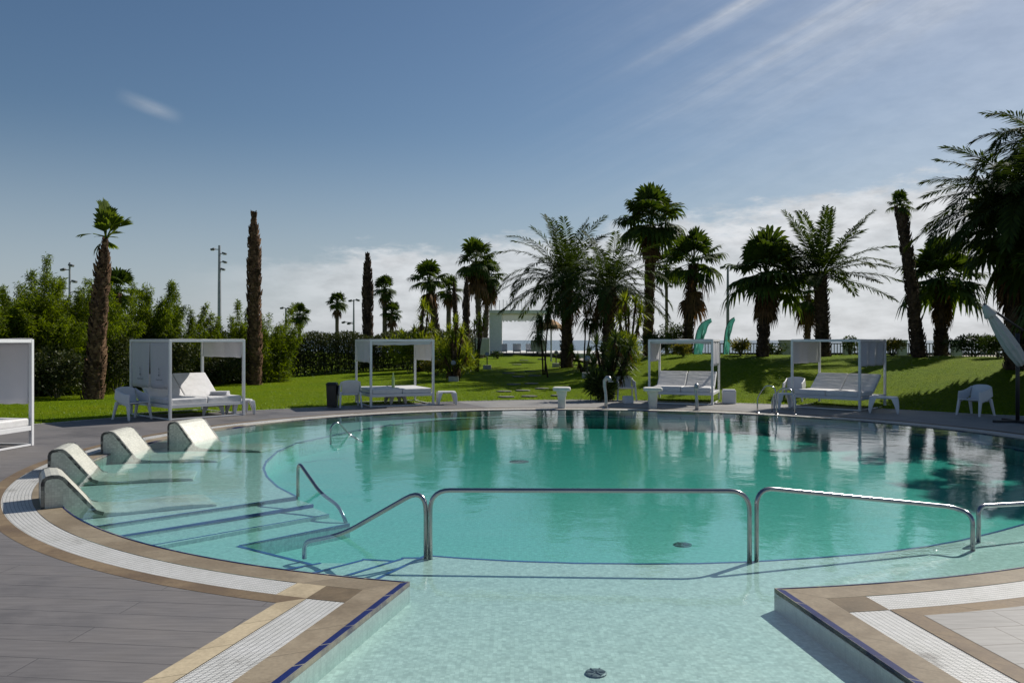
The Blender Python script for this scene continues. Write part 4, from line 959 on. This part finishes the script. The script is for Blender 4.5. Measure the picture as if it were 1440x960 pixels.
# palms outside the frame on the right, whose shadows fall across the deck and lawn
d = 21.5; fan_palm('fan palm standing past the right edge, shading the deck by the closed parasol', (17.8, 23.6, hz(17.8, 23.6)), (17.8, 23.6, 6.2), .3, 2.3, 46, bark='bark_dark', group=GP, el=(75, -60), skirt=24)
feather_palm('feather palm standing past the right edge of the photo beside the pale deck', (20.5, 26.2, hz(20.5, 26.2)), (20.5, 26.2, 5.6), .28, 3.4, 38, group=GP, w=.045, droop=(.6, 1.8))
fan_palm('tall fan palm standing past the right edge, its shadow falling on the pool', (17.2, 21.6, hz(17.2, 21.6)), (17.2, 21.6, 9.0), .22, 2.2, 46, bark='bark_dark', group=GP, el=(80, -50), skirt=20, skirt_len=2)
fan_palm('broad fan palm standing past the right edge, shading the mound', (18.6, 27.2, hz(18.6, 27.2)), (18.6, 27.2, 5.9), .3, 2.8, 60, bark='bark_dark', group=GP, el=(75, -60), skirt=24)
fan_palm('low fan palm standing past the right edge nearest the parasol', (15.6, 22.4, hz(15.6, 22.4)), (15.6, 22.4, 3.3), .3, 2.2, 50, bark='bark_dark', group=GP, el=(75, -60), skirt=24)
# ------------- left border
for px, py, d, h_s, sp, lab in ((-30, 372, 30, 0, 2.2, 'tall bamboo clump cut by the left edge of the photo'), (14, 376, 29.5, 0, 1.9, 'bamboo clump above the nearest daybed, brownish tips'), (48, 360, 31, 0, 2.1, 'tallest bamboo clump with a feathery top, left of a lamp post'),
        (84, 388, 30, 0, 1.8, 'round-topped bamboo clump in front of a lamp post'), (112, 392, 31, 0, 1.7, 'bamboo clump just left of the tufted palm trunk'), (155, 432, 33, 0, 1.7, 'low dark bamboo clump right of the tufted palm trunk'),
        (192, 386, 34, 0, 1.9, 'bamboo clump with a bright pointed top behind the printed daybed'), (224, 404, 35, 0, 1.8, 'bamboo clump behind the printed daybed canopy, second from its left'), (262, 392, 36, 0, 2.0, 'bamboo clump tapering to a thin spire above the printed daybed'),
        (292, 442, 37, 0, 1.7, 'low bamboo clump between the spired one and the lamp post'), (338, 424, 38, 0, 1.8, 'bamboo clump just left of the tall bare trunk'), (374, 428, 38.5, 0, 1.5, 'bright green bamboo clump just right of the tall bare trunk')):
    b = base_at(px, d); h_ = zat(py, d) - b[2]
    tall = px < 130 or px in (192, 374); bamboo(lab, b, h_*(1.02 if tall else 1.04), sp*(1.25 if tall else 1), int(34 + h_*3) if tall else int(24 + h_*2), int((2500 if tall else 1600)*h_*sp/1.9 + 900), tuft=.13 if tall else .08)
# dark bushes at the foot of the bamboo
for px, d, dim, lab in ((10, 27.3, (3.2, 1.6, 1.5), 'dark undergrowth bush at the foot of the bamboo behind the nearest daybed'), (80, 28.2, (3.2, 1.6, 1.7), 'dark undergrowth bush at the foot of the bamboo left of the tufted palm'), (165, 31, (3.0, 1.6, 2.2), 'dark undergrowth bush behind the chair beside the printed daybed'),
        (235, 33.5, (3.2, 1.7, 2.4), 'dark undergrowth bush behind the printed daybed'), (310, 36, (3.2, 1.7, 2.0), 'dark undergrowth bush seen through the printed daybed canopy')):
    shrub(lab, base_at(px, d), dim, 4200, .13, .06, 'hedge', 'undergrowth bushes along the left border', lumps=16, twig=8)
# oleander hedge
def hedge(label, p0, p1, h, wd, n):
    p0, p1 = np.array(p0), np.array(p1); Ln = math.dist(p0, p1); t = thing('hedge', label, 'hedge', (p0[0], p0[1], hz(*p0)), math.atan2(*(p1-p0)[::-1]))
    f = rng.random(n); top = h*(1 + .05*np.sin(f*41) + .06*np.sin(f*17+1)); z = top*rng.random(n)**.8; y = rng.normal(0, wd*.28, n)
    dx = (p1-p0)/Ln; gz = np.array([hz(*(p0 + (p1-p0)*q)) for q in np.linspace(0, 1, 40)]) - hz(*p0)
    P = np.column_stack([f*Ln, y, z + np.interp(f, np.linspace(0, 1, 40), gz)]); D = unit(rand_dirs(n, .9) + np.column_stack([np.zeros(n), np.sign(y)*.5, np.zeros(n)]))
    np_mesh('foliage', [kites(P, D, side_of(D), .15*rng.uniform(.6, 1.3, n), .05)], M['hedge'], t); st = MB()
    for q in np.arange(.3, Ln, .35):
        zz = float(np.interp(q/Ln, np.linspace(0, 1, 40), gz)); yy = random.uniform(-.2, .2)
        for k in range(3): st.tube([(q, yy, zz), (q+random.uniform(-.2, .2), yy+random.uniform(-.15, .15), zz+h*.5), (q+random.uniform(-.35, .35), yy+random.uniform(-.35, .35), zz+h*.95)], [.02, .015, .008], 4)
    st.build('stem', M['stem'], t)
hedge('long dark oleander hedge behind the lawn from the bare trunk to the yuccas', (at(300, 42), 42), (at(665, 47.5), 47.5), 2.05, 1.3, 42000)
# yuccas and shrubs
GY = 'yuccas on the lawn'
d = 43; b = base_at(592, d); yucca('bright yucca with many heads between the bare trunk and the leaning fan palm', b, [(-.7, 0, 1.3), (-.35, .1, 2.0), (0, 0, 2.6), (.35, .1, 3.0), (.5, 0, 2.2), (-.1, -.3, 1.5), (.75, .2, 1.5), (-1.0, .2, 1.8), (.15, -.3, 3.3), (.3, -.4, 1.0)], .62, 44, .06, group=GY)
d = 36; b = base_at(640, d); yucca('yucca with sunlit heads right of the flat daybed', b, [(-.35, 0, .5), (0, .1, 1.5), (.3, -.1, 2.0), (-.25, .2, 2.1), (.05, -.2, 2.5), (.5, .1, 1.2), (-.45, -.2, 1.1), (.2, -.3, .7), (-.1, -.3, 1.8)], .55, 42, .055, group=GY)
d = 42; b = base_at(670, d); yucca('slender yucca on two thin stems before the white wall', b, [(-.1, 0, 2.3), (.15, .1, 2.6), (.2, 0, 2.0), (.0, -.1, .8), (.35, .1, 2.4)], .5, 36, .05, group=GY, stem_r=.035)
b = on_lawn(852, 562); yucca('big dark yucca clump nearest the pool, between pedestal and armchair', b, [(-.45, 0, 1.1), (-.1, .1, 1.55), (.25, -.05, 1.35), (.5, .1, 1.75), (.05, -.2, 1.0), (.7, .15, 1.2), (-.3, .25, 1.8), (.35, .25, 2.0), (-.15, -.15, .65), (.55, -.1, .75), (.85, .2, 1.7), (.2, .3, 1.1), (.6, .3, 1.0)], .52, 46, .05, mat='shrub', group=GY)
d = 34; b = base_at(884, d); yucca('tall yellow-green yucca behind the armchair facing the pool', b, [(-.3, 0, 1.3), (0, 0, 2.2), (.3, .1, 2.7), (-.15, .1, 2.8), (.4, -.1, 1.8), (.15, -.2, 1.0), (-.35, .1, 2.0), (.5, .1, 2.3)], .6, 44, .055, group=GY)
d = 37; b = base_at(822, d); yucca('low yucca at the foot of the big feather palm', b, [(-.3, 0, .5), (.2, 0, .8), (.5, .1, .45), (-.55, .1, .9)], .5, 36, .05, group=GY)
GC = 'cordylines with drooping heads'
for px, d, hs, lab in ((774, 37, [(-.55, 0, 1.9)], 'cordyline with a drooping head on a thin stem left of the big feather palm'), (820, 38, [(.15, 0, 2.4), (.45, .1, 2.2)], 'twin-headed cordyline leaning right of the big feather palm'), (838, 39, [(0, 0, 2.3)], 'single-stemmed cordyline between the two middle feather palms'), (765, 39, [(-.2, 0, 2.6), (.2, .1, 2.9)], 'cordyline with dark drooping heads before the pavilion')):
    yucca(lab, base_at(px, d), hs, .75, 60, .05, mat='shrub', group=GC, name='cordyline', cat='cordyline', el=(60, -80), droop=.7, stem_r=.035)
GS = 'garden shrubs'
for px, d, dim, n, mat, lab in ((945, 42, (2.0, 1.5, 1.75), 2600, 'shrub', 'dark green bush behind the left curtain of the daybed with sagging curtain'), (925, 38, (1.5, 1.0, 1.0), 1300, 'shrub', 'small leafy bush on the mound left of the teal flags'), (962, 36, (1.1, .8, .5), 700, 'shrub_yellow', 'yellowish low bush on the mound behind the daybed with sagging curtain'),
        (1041, 36, (1.3, .9, .62), 900, 'shrub_yellow', 'loose yellow-green bush left of the stout fan palm'), (1255, 35, (1.1, .9, .8), 900, 'shrub_yellow', 'yellow-leaved bush beside the right curtain of the farthest right daybed'), (1368, 33, (2.2, 1.1, .85), 1900, 'shrub', 'wide dark bush between the skirted fan palm and the huge dark one'),
        (1195, 37, (.8, .8, .8), 500, 'shrub', 'sparse dark bush behind the canopy of the farthest right daybed'), (1405, 31, (1.4, 1.1, .8), 1200, 'shrub', 'dark bush at the foot of the huge fan palm'),
        (1090, 39, (1.0, .8, .6), 600, 'shrub', 'small bush right of the stout fan palm trunk'), (612, 40, (1.5, 1.0, .7), 1200, 'shrub_yellow', 'low flowering bush under the canopy of the flat daybed'), (700, 55, (.8, .8, .5), 300, 'shrub', 'small dark bush at the base of the white pavilion')):
    shrub(lab, base_at(px, d), dim, n, .13, .055, mat, GS, up=.5)
for px, d, dim, lab in ((578, 42.5, (2.6, 1.6, 2.1), 'tall sunlit green shrub left of the leaning fan palm'), (643, 36.8, (1.8, 1.3, 1.9), 'sunlit strappy shrub right of the flat daybed'), (875, 33, (1.2, .9, 1.6), 'yellow-green strappy shrub behind the armchair facing the pool'), (843, 27.2, (.8, .6, .85), 'dark strappy shrub filling the foot of the big yucca clump')):
    shrub(lab, base_at(px, d), dim, 2200, .30, .04, 'yucca' if d > 30 else 'shrub', GS, up=.9, lumps=14)
# ---------------------------------------------------------------- structures beyond the lawn
# white pavilion
d = 60; x0, x1 = at(688, d), at(764, d); zb = zat(497, d); zt = zat(436, d); t = thing('pavilion', 'white open-sided beach pavilion with thin rods on its flat roof', 'pavilion', ((x0+x1)/2, d, zb)); w_ = x1-x0; h_ = zt-zb
def part(name, c, dim, mat='wall_white', bevel=0): mb = MB(); mb.box(c, dim); return mb.build(name, M[mat], t, bevel=bevel)
part('pillar', (-w_/2+.45, 2.0, h_/2-.12), (.9, 4.0, h_-.25)); part('pillar', (w_/2-.2, .3, h_/2-.12), (.4, .5, h_-.25)); part('pillar', (w_/2-.2, 3.7, h_/2-.12), (.4, .5, h_-.25))
part('roof', (.25, 2.0, h_-.12), (w_+.5, 4.2, .27), bevel=.03); part('plinth', (.6, 2.0, -.16), (w_+3.2, 4.6, .30), 'dark')
mb = MB()
for k in range(46): q = -w_/2+.95+k*(w_-1.2)/46; mb.box((q, .4, h_-.25-.22-.06*random.random()), (.05, .02, .45+.2*random.random()))
mb.build('slatted_fringe', M['wood'] if 0 else M['wall_white'], t)
for k in range(9): mb = MB(); q = -w_/2+.45+k*.27; mb.tube([(q, 1.2, h_), (q, 1.2, h_+.72+.05*(k % 3))], .022, 6); mb.build('roof_rod', M['galv'], t)
part('bar_counter', (w_/2-.35, -.5, .55), (1.1, .5, .8), 'concrete')
for k, (qx, lab) in enumerate(((-.95, 'white lounge seat inside the pavilion, left of the three'), (.05, 'white lounge seat in the middle of the pavilion floor'), (1.0, 'white lounge seat inside the pavilion beside the dark pole'))):
    s_ = thing('lounge_seat', lab, 'lounge seat', ((x0+x1)/2+qx, d+1.2, zb), 0, 'lounge seats inside the pavilion')
    mb = MB(); mb.box((0, 0, .22), (.6, .6, .2)); mb.build('seat', M['plastic'], s_, bevel=.04)
    mb = MB(); mb.box((-.0, .28, .5), (.6, .1, .4), M=Matrix.Rotation(R(-14), 3, 'X')); mb.build('backrest', M['plastic'], s_, bevel=.03)
    for u in (-1, 1):
        for v in (-1, 1): mb = MB(); mb.box((u*.25, v*.24, .06), (.05, .05, .12)); mb.build('leg', M['dark'], s_)
mb = MB(); mb.tube([(0, 0, 0), (0, 0, 2.0)], .05, 8); tag(mb.build('pole', M['dark'], loc=(at(756, d-.6), d-.6, zb)), 'slim dark pole at the right side of the pavilion opening', 'pole')
mb = MB(); mb.box((at(780, 69), 69.5, zb-.18), (at(900, 69)-at(640, 69), 17.5, .34)); tc_ = mb.build('terrace', M['stone_white']); tc_['kind'] = 'structure'
# straw parasol
d = 52; b = base_at(775, d); zt = zat(450, d)-b[2]; t = thing('straw_parasol', 'straw beach parasol beside the white pavilion, half hidden by palm fronds', 'parasol', b)
mb = MB(); mb.tube([(0, 0, 0), (.0, 0, zt)], .05, 8); mb.build('pole', M['galv'], t)
mb = MB(); mb.loft([[(r*(1+.07*math.sin(a*9+r*7))*math.cos(a*PI/16), r*(1+.07*math.sin(a*7))*math.sin(a*PI/16), z) for a in range(32)] for r, z in ((.72, zt-.55), (.62, zt-.30), (.35, zt-.1), (.05, zt+.05))]); mb.build('thatch', M['straw'], t)
n = 900; a = rng.random(n)*2*PI; rr = .72*rng.random(n)**.5; P = np.column_stack([rr*np.cos(a), rr*np.sin(a), zt-.02-.5*(rr/.72)**1.6]); D = unit(np.column_stack([np.cos(a)*.8, np.sin(a)*.8, -np.ones(n)*.75])); np_mesh('straw_fringe', [kites(P, D, side_of(D), .32, .03)], M['dead'], t)
# white slatted wall left of the pavilion
d = 52.5; xa, xb = at(657, d), at(688.5, d); zb_ = zat(499, d); h2 = zat(475, d) - zb_; t = thing('slatted_screen', 'white slatted screen wall left of the pavilion', 'screen', (xa, d+.3, zb_))
nn = 14
mb = MB(); mb.box(((xb-xa)/2, .06, h2/2), (xb-xa, .03, h2)); mb.build('panel', M['wall_white'], t)
for k in range(nn): mb = MB(); mb.box(((k+.5)*(xb-xa)/nn, 0, h2/2), ((xb-xa)/nn*.72, .05, h2-.03+.05*(k % 2))); mb.build('slat', M['white'], t)
# metal railing along the crest on the right: one run between each pair of pillars
def railing(label, p0, p1, z0, z1, h, step=.16):
    Ln = math.hypot(p1[0]-p0[0], p1[1]-p0[1]); t = thing('metal_railing', label, 'railing', (p0[0], p0[1], z0), math.atan2(p1[1]-p0[1], p1[0]-p0[0]), 'metal railing runs along the crest'); dz = z1-z0
    for zz in (.1, h): mb = MB(); mb.tube([(0, 0, zz), (Ln, 0, zz+dz)], .03, 6); mb.build('rail', M['grey_metal'], t)
    mb = MB(); k = 0
    q = .1
    while q < Ln: mb.box((q, 0, (h+.1)/2 + dz*q/Ln), (.035, .035, h-.1)); q += step
    mb.build('bars', M['grey_metal'], t)
d = 44; zf = .62; zr = zat(483, d)
cuts = [978, 1104, 1192, 1268, 1345, 1460]; names = ('behind the teal flags and the stout fan palm', 'behind the upright feather palm', 'behind the yellow-leaved bush', 'behind the skirted fan palm', 'at the right edge behind the huge fan palm')
for k in range(5):
    railing('grey metal railing run ' + names[k], (at(cuts[k], d)+.25, d), (at(cuts[k+1], d)-.25, d), zf, zf, zr-zf)
for k, px in enumerate(cuts[1:5]):
    t = thing('fence_pillar', 'grey rendered fence pillar ' + ('left of the upright feather palm', 'seen through the canopy of the farthest right daybed', 'left of the leaning trunk', 'right of the skirted fan palm')[k], 'pillar', (at(px, d), d, zf-.1), 0, 'fence pillars in the metal railing')
    ww = .48 if k else .62; mb = MB(); mb.box((0, 0, (zr-zf+.2)/2), (ww-.06, .34, zr-zf+.2)); mb.build('shaft', M['concrete'], t); mb = MB(); mb.box((0, 0, zr-zf+.25), (ww, .42, .09)); mb.build('cap', M['concrete'], t, bevel=.01)
# stake fence behind the left hedge
d0_, d1_ = 45, 49; pa, pb = np.array((at(384, d0_), d0_)), np.array((at(520, d1_), d1_)); Ln = math.dist(pa, pb); t = thing('stake_fence', 'weathered wooden stake fence showing above the left hedge', 'fence', (pa[0], pa[1], hz(*pa)), math.atan2(*(pb-pa)[::-1]))
mb = MB(); q = 0
while q < Ln: hh = zat(467, d0_+4*q/Ln) - hz(*pa) + random.uniform(-.06, .04); mb.box((q, 0, hh/2), (.035, .025, hh)); q += .125
o = mb.build('stakes', M['wood'], t); o['kind'] = 'stuff'
for zz in (.5, 1.7): mb = MB(); mb.box((Ln/2, .045, zz), (Ln, .05, .07)); mb.build('rail', M['wood'], t)
# teal feather flags
for px, py, lab in ((985, 445, 'teal feather flag, left of the two, curving to the right'), (1021, 443, 'slim teal feather flag, right of the two, beside a lamp post')):
    d = 38 if px < 1000 else 39; b = base_at(px-10 if px < 1000 else px-4, d); t = thing('feather_flag', lab, 'flag', (b[0], b[1], b[2]-.4), 0, 'teal feather flags on the mound'); Hh = zat(py, d) - b[2]+.4
    lean = .62 if px < 1000 else .40; wmax = .38 if px < 1000 else .25; sp = []
    for q in range(25): f = q/24; sp.append(Vector((lean*(.55*f**2.2 + .75*f**9), 0, Hh*(f - .045*f**9))))
    mb = MB(); mb.tube(sp, .016, 6); mb.build('pole', M['dark'], t); mb = MB(); vs = []
    for q, p in enumerate(sp):
        f = min(1, q/24); wv = wmax*min(1, f/.08)*(1 if f < .72 else max(0, (1.0-f)/.28)**.7)+.015
        for k in range(6): u = k/5; vs.append((p.x+.012+wv*u, (.10*math.sin(u*6+f*13) + .05*math.sin(u*13+f*5))*u, p.z - .16*u*f))
    nR = len(sp); mb.add(vs, [(i*6+k, i*6+k+1, (i+1)*6+k+1, (i+1)*6+k) for i in range(1, nR-1) for k in range(5)]); o = mb.build('flag_cloth', M['teal'], t, smooth=True); m = o.modifiers.new('thick', 'SOLIDIFY'); m.thickness = .006
# lamp posts
def lamp(label, px, py, d, arms, r=.09, base=None):
    b = base or base_at(px, d); t = thing('lamp_post', label, 'lamp post', b, 0, 'lamp posts beyond the garden'); Hh = zat(py, d) - b[2]; mb = MB(); mb.tube([(0, 0, 0), (0, 0, Hh*.6), (0, 0, Hh)], [r, r*.8, r*.55], 8); mb.build('pole', M['galv'], t)
    for (f, dx) in arms:
        zz = Hh*f; mb = MB(); mb.tube([(0, 0, zz), (dx, 0, zz+.03)], .03, 6); mb.build('arm', M['grey_metal'], t); mb = MB(); mb.box((dx, -.02, zz+.02), (.28, .26, .13), M=Matrix.Rotation(R(16 if dx > 0 else -16), 3, 'Y')); h = mb.build('lamp_head', M['grey_metal'], t, bevel=.02)
        mb = MB(); mb.box((dx, -.03, zz-.065), (.2, .2, .02)); mb.build('lamp_lens', M['glass_lens'], h)
M['glass_lens'] = plain('pale_lamp_lens', (.6, .62, .65), .15)
lamp('tall lamp post with floodlights standing clear against the sky on the left', 308.5, 345, 58, [(.965, -.45), (.93, .35), (.86, .38), (.80, .25)], .15)
lamp('lamp post with floodlights rising out of the bamboo at far left', 98, 369, 52, [(.93, -.4), (.97, .1), (.82, .3), (.72, .45)], .10)
lamp('low lamp post with flat head beyond the stake fence', 402, 433, 66, [(.995, -.3), (.985, .25)], .12)
lamp('lattice-like lamp post with several side lamps right of the small fan palm', 497.5, 421, 62, [(.985, .3), (.975, -.25), (.62, -.75), (.6, -.35), (.2, .5)], .09)
lamp('thin lamp post behind the white pavilion with lamps at mid height', 691, 384, 68, [(.52, -.3), (.36, -.35), (.98, .2)], .08)
lamp('dark lamp post beside the slim teal flag', 1023.5, 374, 48, [(.985, -.3), (.985, .3)], .11)
lamp('plain grey lamp post behind the fan palm on thin grey trunk', 937, 400, 58, [(.98, .3)], .12)
# garden spotlights on blocks
for px, py, lab in ((685, 519, 'garden spotlight on a concrete block on the lawn before the pavilion'), (638, 536, 'garden spotlight on a concrete block below the sunlit yucca'), (826, 531, 'garden spotlight on a concrete block left of the big yucca clump'), (782, 516, 'garden spotlight on a concrete block beside the big feather palm trunk')):
    x, y, z = hit(px, py); t = thing('garden_spotlight', lab, 'spotlight', (x, y, z), 0, 'garden spotlights on blocks')
    mb = MB(); mb.box((0, 0, .09), (.42, .3, .24)); mb.build('block', M['concrete'], t, bevel=.02); mb = MB(); mb.tube([(0, 0, .2), (0, 0, .62)], .03, 8); mb.build('stake', M['dark'], t)
    mb = MB(); mb.tube([(-.02, .1, .72), (0, -.14, .80)], [.09, .11], 10); mb.build('lamp_head', M['galv'], t)
M['dull_stone'] = plain('shade_dulled_stone', (.17, .17, .14), .9, var=.35, scale=12)  # stone tone lowered to carry the shade the stones mostly lie in
# stepping stones
for k, (px, py) in enumerate(((737, 507), (762, 505), (727, 513), (745, 522), (715, 525), (729, 530), (752, 529), (722, 541), (748, 540), (709, 551), (735, 550), (763, 547), (712, 559), (744, 558), (786, 557))):
    x, y, z = hit(px, py); mb = MB(); a0 = random.random()*2
    mb.loft([[(r*(1+.12*math.sin(3*a+k))*math.cos(a*PI/7+a0)*.27, r*math.sin(a*PI/7+a0)*.2, zz) for a in range(14)] for r, zz in ((1, -.06), (1, .035), (.93, .045))])
    tag(mb.build('stepping_stone', M['dull_stone'], loc=(x, y, z)), 'flat pale stepping stone set in the lawn on the path to the pavilion', 'stepping stone', 'stepping stones on the way to the pavilion')
# ---------------------------------------------------------------- light, sky, camera
SAZ, SEL = R(48), R(40)                          # sun to the right of the view direction
sd = bpy.data.lights.new('sun', 'SUN'); sd.energy = SUN; sd.angle = R(.53); sd.color = (1, .95, .87); so = bpy.data.objects.new('sun', sd); C.objects.link(so)
so.location = (30, 10, 30); so.rotation_euler = Vector((-math.sin(SAZ)*math.cos(SEL), -math.cos(SAZ)*math.cos(SEL), -math.sin(SEL))).to_track_quat('-Z', 'Y').to_euler()
wd = bpy.data.worlds.new('World'); bpy.context.scene.world = wd; wd.use_nodes = True; t = wd.node_tree; t.nodes.clear()
out = t.nodes.new('ShaderNodeOutputWorld'); bg = t.nodes.new('ShaderNodeBackground'); bg.inputs[1].default_value = SKY
sk = t.nodes.new('ShaderNodeTexSky'); sk.sky_type = 'NISHITA'; sk.sun_disc = False; sk.sun_elevation = SEL; sk.sun_rotation = SAZ; sk.air_density = 1.0; sk.dust_density = .6; sk.ozone_density = 1.6; sk.altitude = 0
tc = t.nodes.new('ShaderNodeTexCoord'); sx = t.nodes.new('ShaderNodeSeparateXYZ'); L(t, tc.outputs['Generated'], sx.inputs[0])
az = math_(t, 'ARCTAN2', sx.outputs[0], sx.outputs[1]); el = math_(t, 'ARCSINE', sx.outputs[2])
def cv(kx, ky, ox=0, oy=0):
    c = t.nodes.new('ShaderNodeCombineXYZ'); L(t, math_(t, 'MULTIPLY_ADD', az, kx, ox), c.inputs[0]); L(t, math_(t, 'MULTIPLY_ADD', el, ky, oy), c.inputs[1]); return c.outputs[0]
def ss(x, a, b):
    m = t.nodes.new('ShaderNodeMapRange'); m.interpolation_type = 'SMOOTHSTEP'; L(t, x, m.inputs[0]); m.inputs[1].default_value = a; m.inputs[2].default_value = b; return m.outputs[0]
n1 = noise(t, cv(9, 30), 1.0, 10, .66); n2 = noise(t, cv(4, 14, 3), 1.0, 5, .55); n3 = noise(t, cv(22, 60, 1, 5), 1.0, 6, .6)
# bank of cloud low over the sea: its top rises to the right
topel = math_(t, 'ADD', math_(t, 'MULTIPLY_ADD', az, .105, .128), math_(t, 'MULTIPLY', math_(t, 'SUBTRACT', n1, .5), .10))
edge = math_(t, 'DIVIDE', math_(t, 'SUBTRACT', topel, el), .024)
bank = ss(edge, 0.0, 1.0); side = math_(t, 'SUBTRACT', 1.0, ss(az, .75, 1.15)); bank = math_(t, 'MULTIPLY', math_(t, 'MULTIPLY', bank, ss(az, -.42, -.12)), side); body = math_(t, 'MULTIPLY_ADD', n2, .75, .42)
thin = ss(math_(t, 'DIVIDE', math_(t, 'SUBTRACT', topel, el), .13), .45, 1.0)
dens = math_(t, 'MULTIPLY', math_(t, 'MULTIPLY', bank, body), math_(t, 'MULTIPLY_ADD', thin, -.18, .98))
# cirrus: long streaks falling away to the left, wide veil upper right
def rotv(a, kx, ky, ox=0):
    ca, sa = math.cos(a), math.sin(a); u = math_(t, 'ADD', math_(t, 'MULTIPLY', az, ca), math_(t, 'MULTIPLY', el, sa)); v = math_(t, 'ADD', math_(t, 'MULTIPLY', az, -sa), math_(t, 'MULTIPLY', el, ca))
    c = t.nodes.new('ShaderNodeCombineXYZ'); L(t, math_(t, 'MULTIPLY_ADD', u, kx, ox), c.inputs[0]); L(t, math_(t, 'MULTIPLY', v, ky), c.inputs[1]); return c.outputs[0], u, v
v1, u1, w1 = rotv(R(24), 2.4, 55, 4); ci = noise(t, v1, 1.0, 7, .62)
def streak(off, wdt, u_lo, u_hi):
    dd = math_(t, 'ABSOLUTE', math_(t, 'SUBTRACT', w1, math_(t, 'MULTIPLY_ADD', math_(t, 'SUBTRACT', n2, .5), .03, off))); return math_(t, 'MULTIPLY', math_(t, 'SUBTRACT', 1.0, ss(dd, 0.0, wdt)), ss(u1, u_lo, u_hi))
cirrus = math_(t, 'MULTIPLY', streak(.225, .014, .20, .42), .38)
cirrus = math_(t, 'ADD', cirrus, math_(t, 'ADD', math_(t, 'MULTIPLY', streak(.165, .026, .15, .50), .34), math_(t, 'MULTIPLY', streak(.125, .035, .2, .6), .24)))
cirrus = math_(t, 'MULTIPLY', cirrus, math_(t, 'MULTIPLY_ADD', ci, 2.6, -.55))
veil = math_(t, 'MULTIPLY', ss(math_(t, 'MULTIPLY_ADD', az, 1.0, math_(t, 'MULTIPLY', ci, .35)), .15, .75), .22)
v2, u2, w2 = rotv(R(-16), 6, 40); wi = noise(t, v2, 1.0, 6, .65)
wy = math_(t, 'ABSOLUTE', math_(t, 'SUBTRACT', w2, .128)); wx = math_(t, 'ABSOLUTE', math_(t, 'SUBTRACT', u2, -.462))
wisp = math_(t, 'MULTIPLY', math_(t, 'MULTIPLY', math_(t, 'SUBTRACT', 1.0, ss(wy, 0.0, .011)), math_(t, 'SUBTRACT', 1.0, ss(wx, .003, .04))), math_(t, 'MULTIPLY', wi, .42))
low = math_(t, 'MULTIPLY', ss(el, .26, -.02), .72)
allc = math_(t, 'MINIMUM', math_(t, 'ADD', math_(t, 'ADD', dens, math_(t, 'MULTIPLY', cirrus, side)), math_(t, 'ADD', wisp, math_(t, 'MULTIPLY', veil, side))), 1.0)
hs = t.nodes.new('ShaderNodeHueSaturation'); setin(hs, Saturation=1.15); L(t, sk.outputs[0], hs.inputs['Color'])
hazed = mixc(t, low, hs.outputs[0], rgb(*HAZE)); lit = ramp(t, n3, [(.32, tuple(x*.74 for x in CLOUD)), (.62, CLOUD)])
L(t, mixc(t, allc, hazed, lit), bg.inputs[0]); L(t, bg.outputs[0], out.inputs[0])
cd = bpy.data.cameras.new('camera'); cam = bpy.data.objects.new('camera', cd); C.objects.link(cam); cam.location = (0, 0, CAM); cam.rotation_euler = (PI/2, 0, 0)
cd.sensor_width = 36; cd.lens = FPX/1440*36; cd.shift_y = -(480-HZ)/1440; cd.clip_end = 20000; cd.clip_start = .05
sc = bpy.context.scene; sc.camera = cam
sc.view_settings.view_transform = 'Standard'; sc.view_settings.look = 'None'; sc.view_settings.gamma = 1; sc.view_settings.exposure = EXPO
cy = sc.cycles; cy.max_bounces = 8; cy.diffuse_bounces = 3; cy.glossy_bounces = 4; cy.transmission_bounces = 4; cy.transparent_max_bounces = 12; cy.volume_bounces = 0; cy.caustics_reflective = False; cy.caustics_refractive = False; cy.sample_clamp_indirect = 6
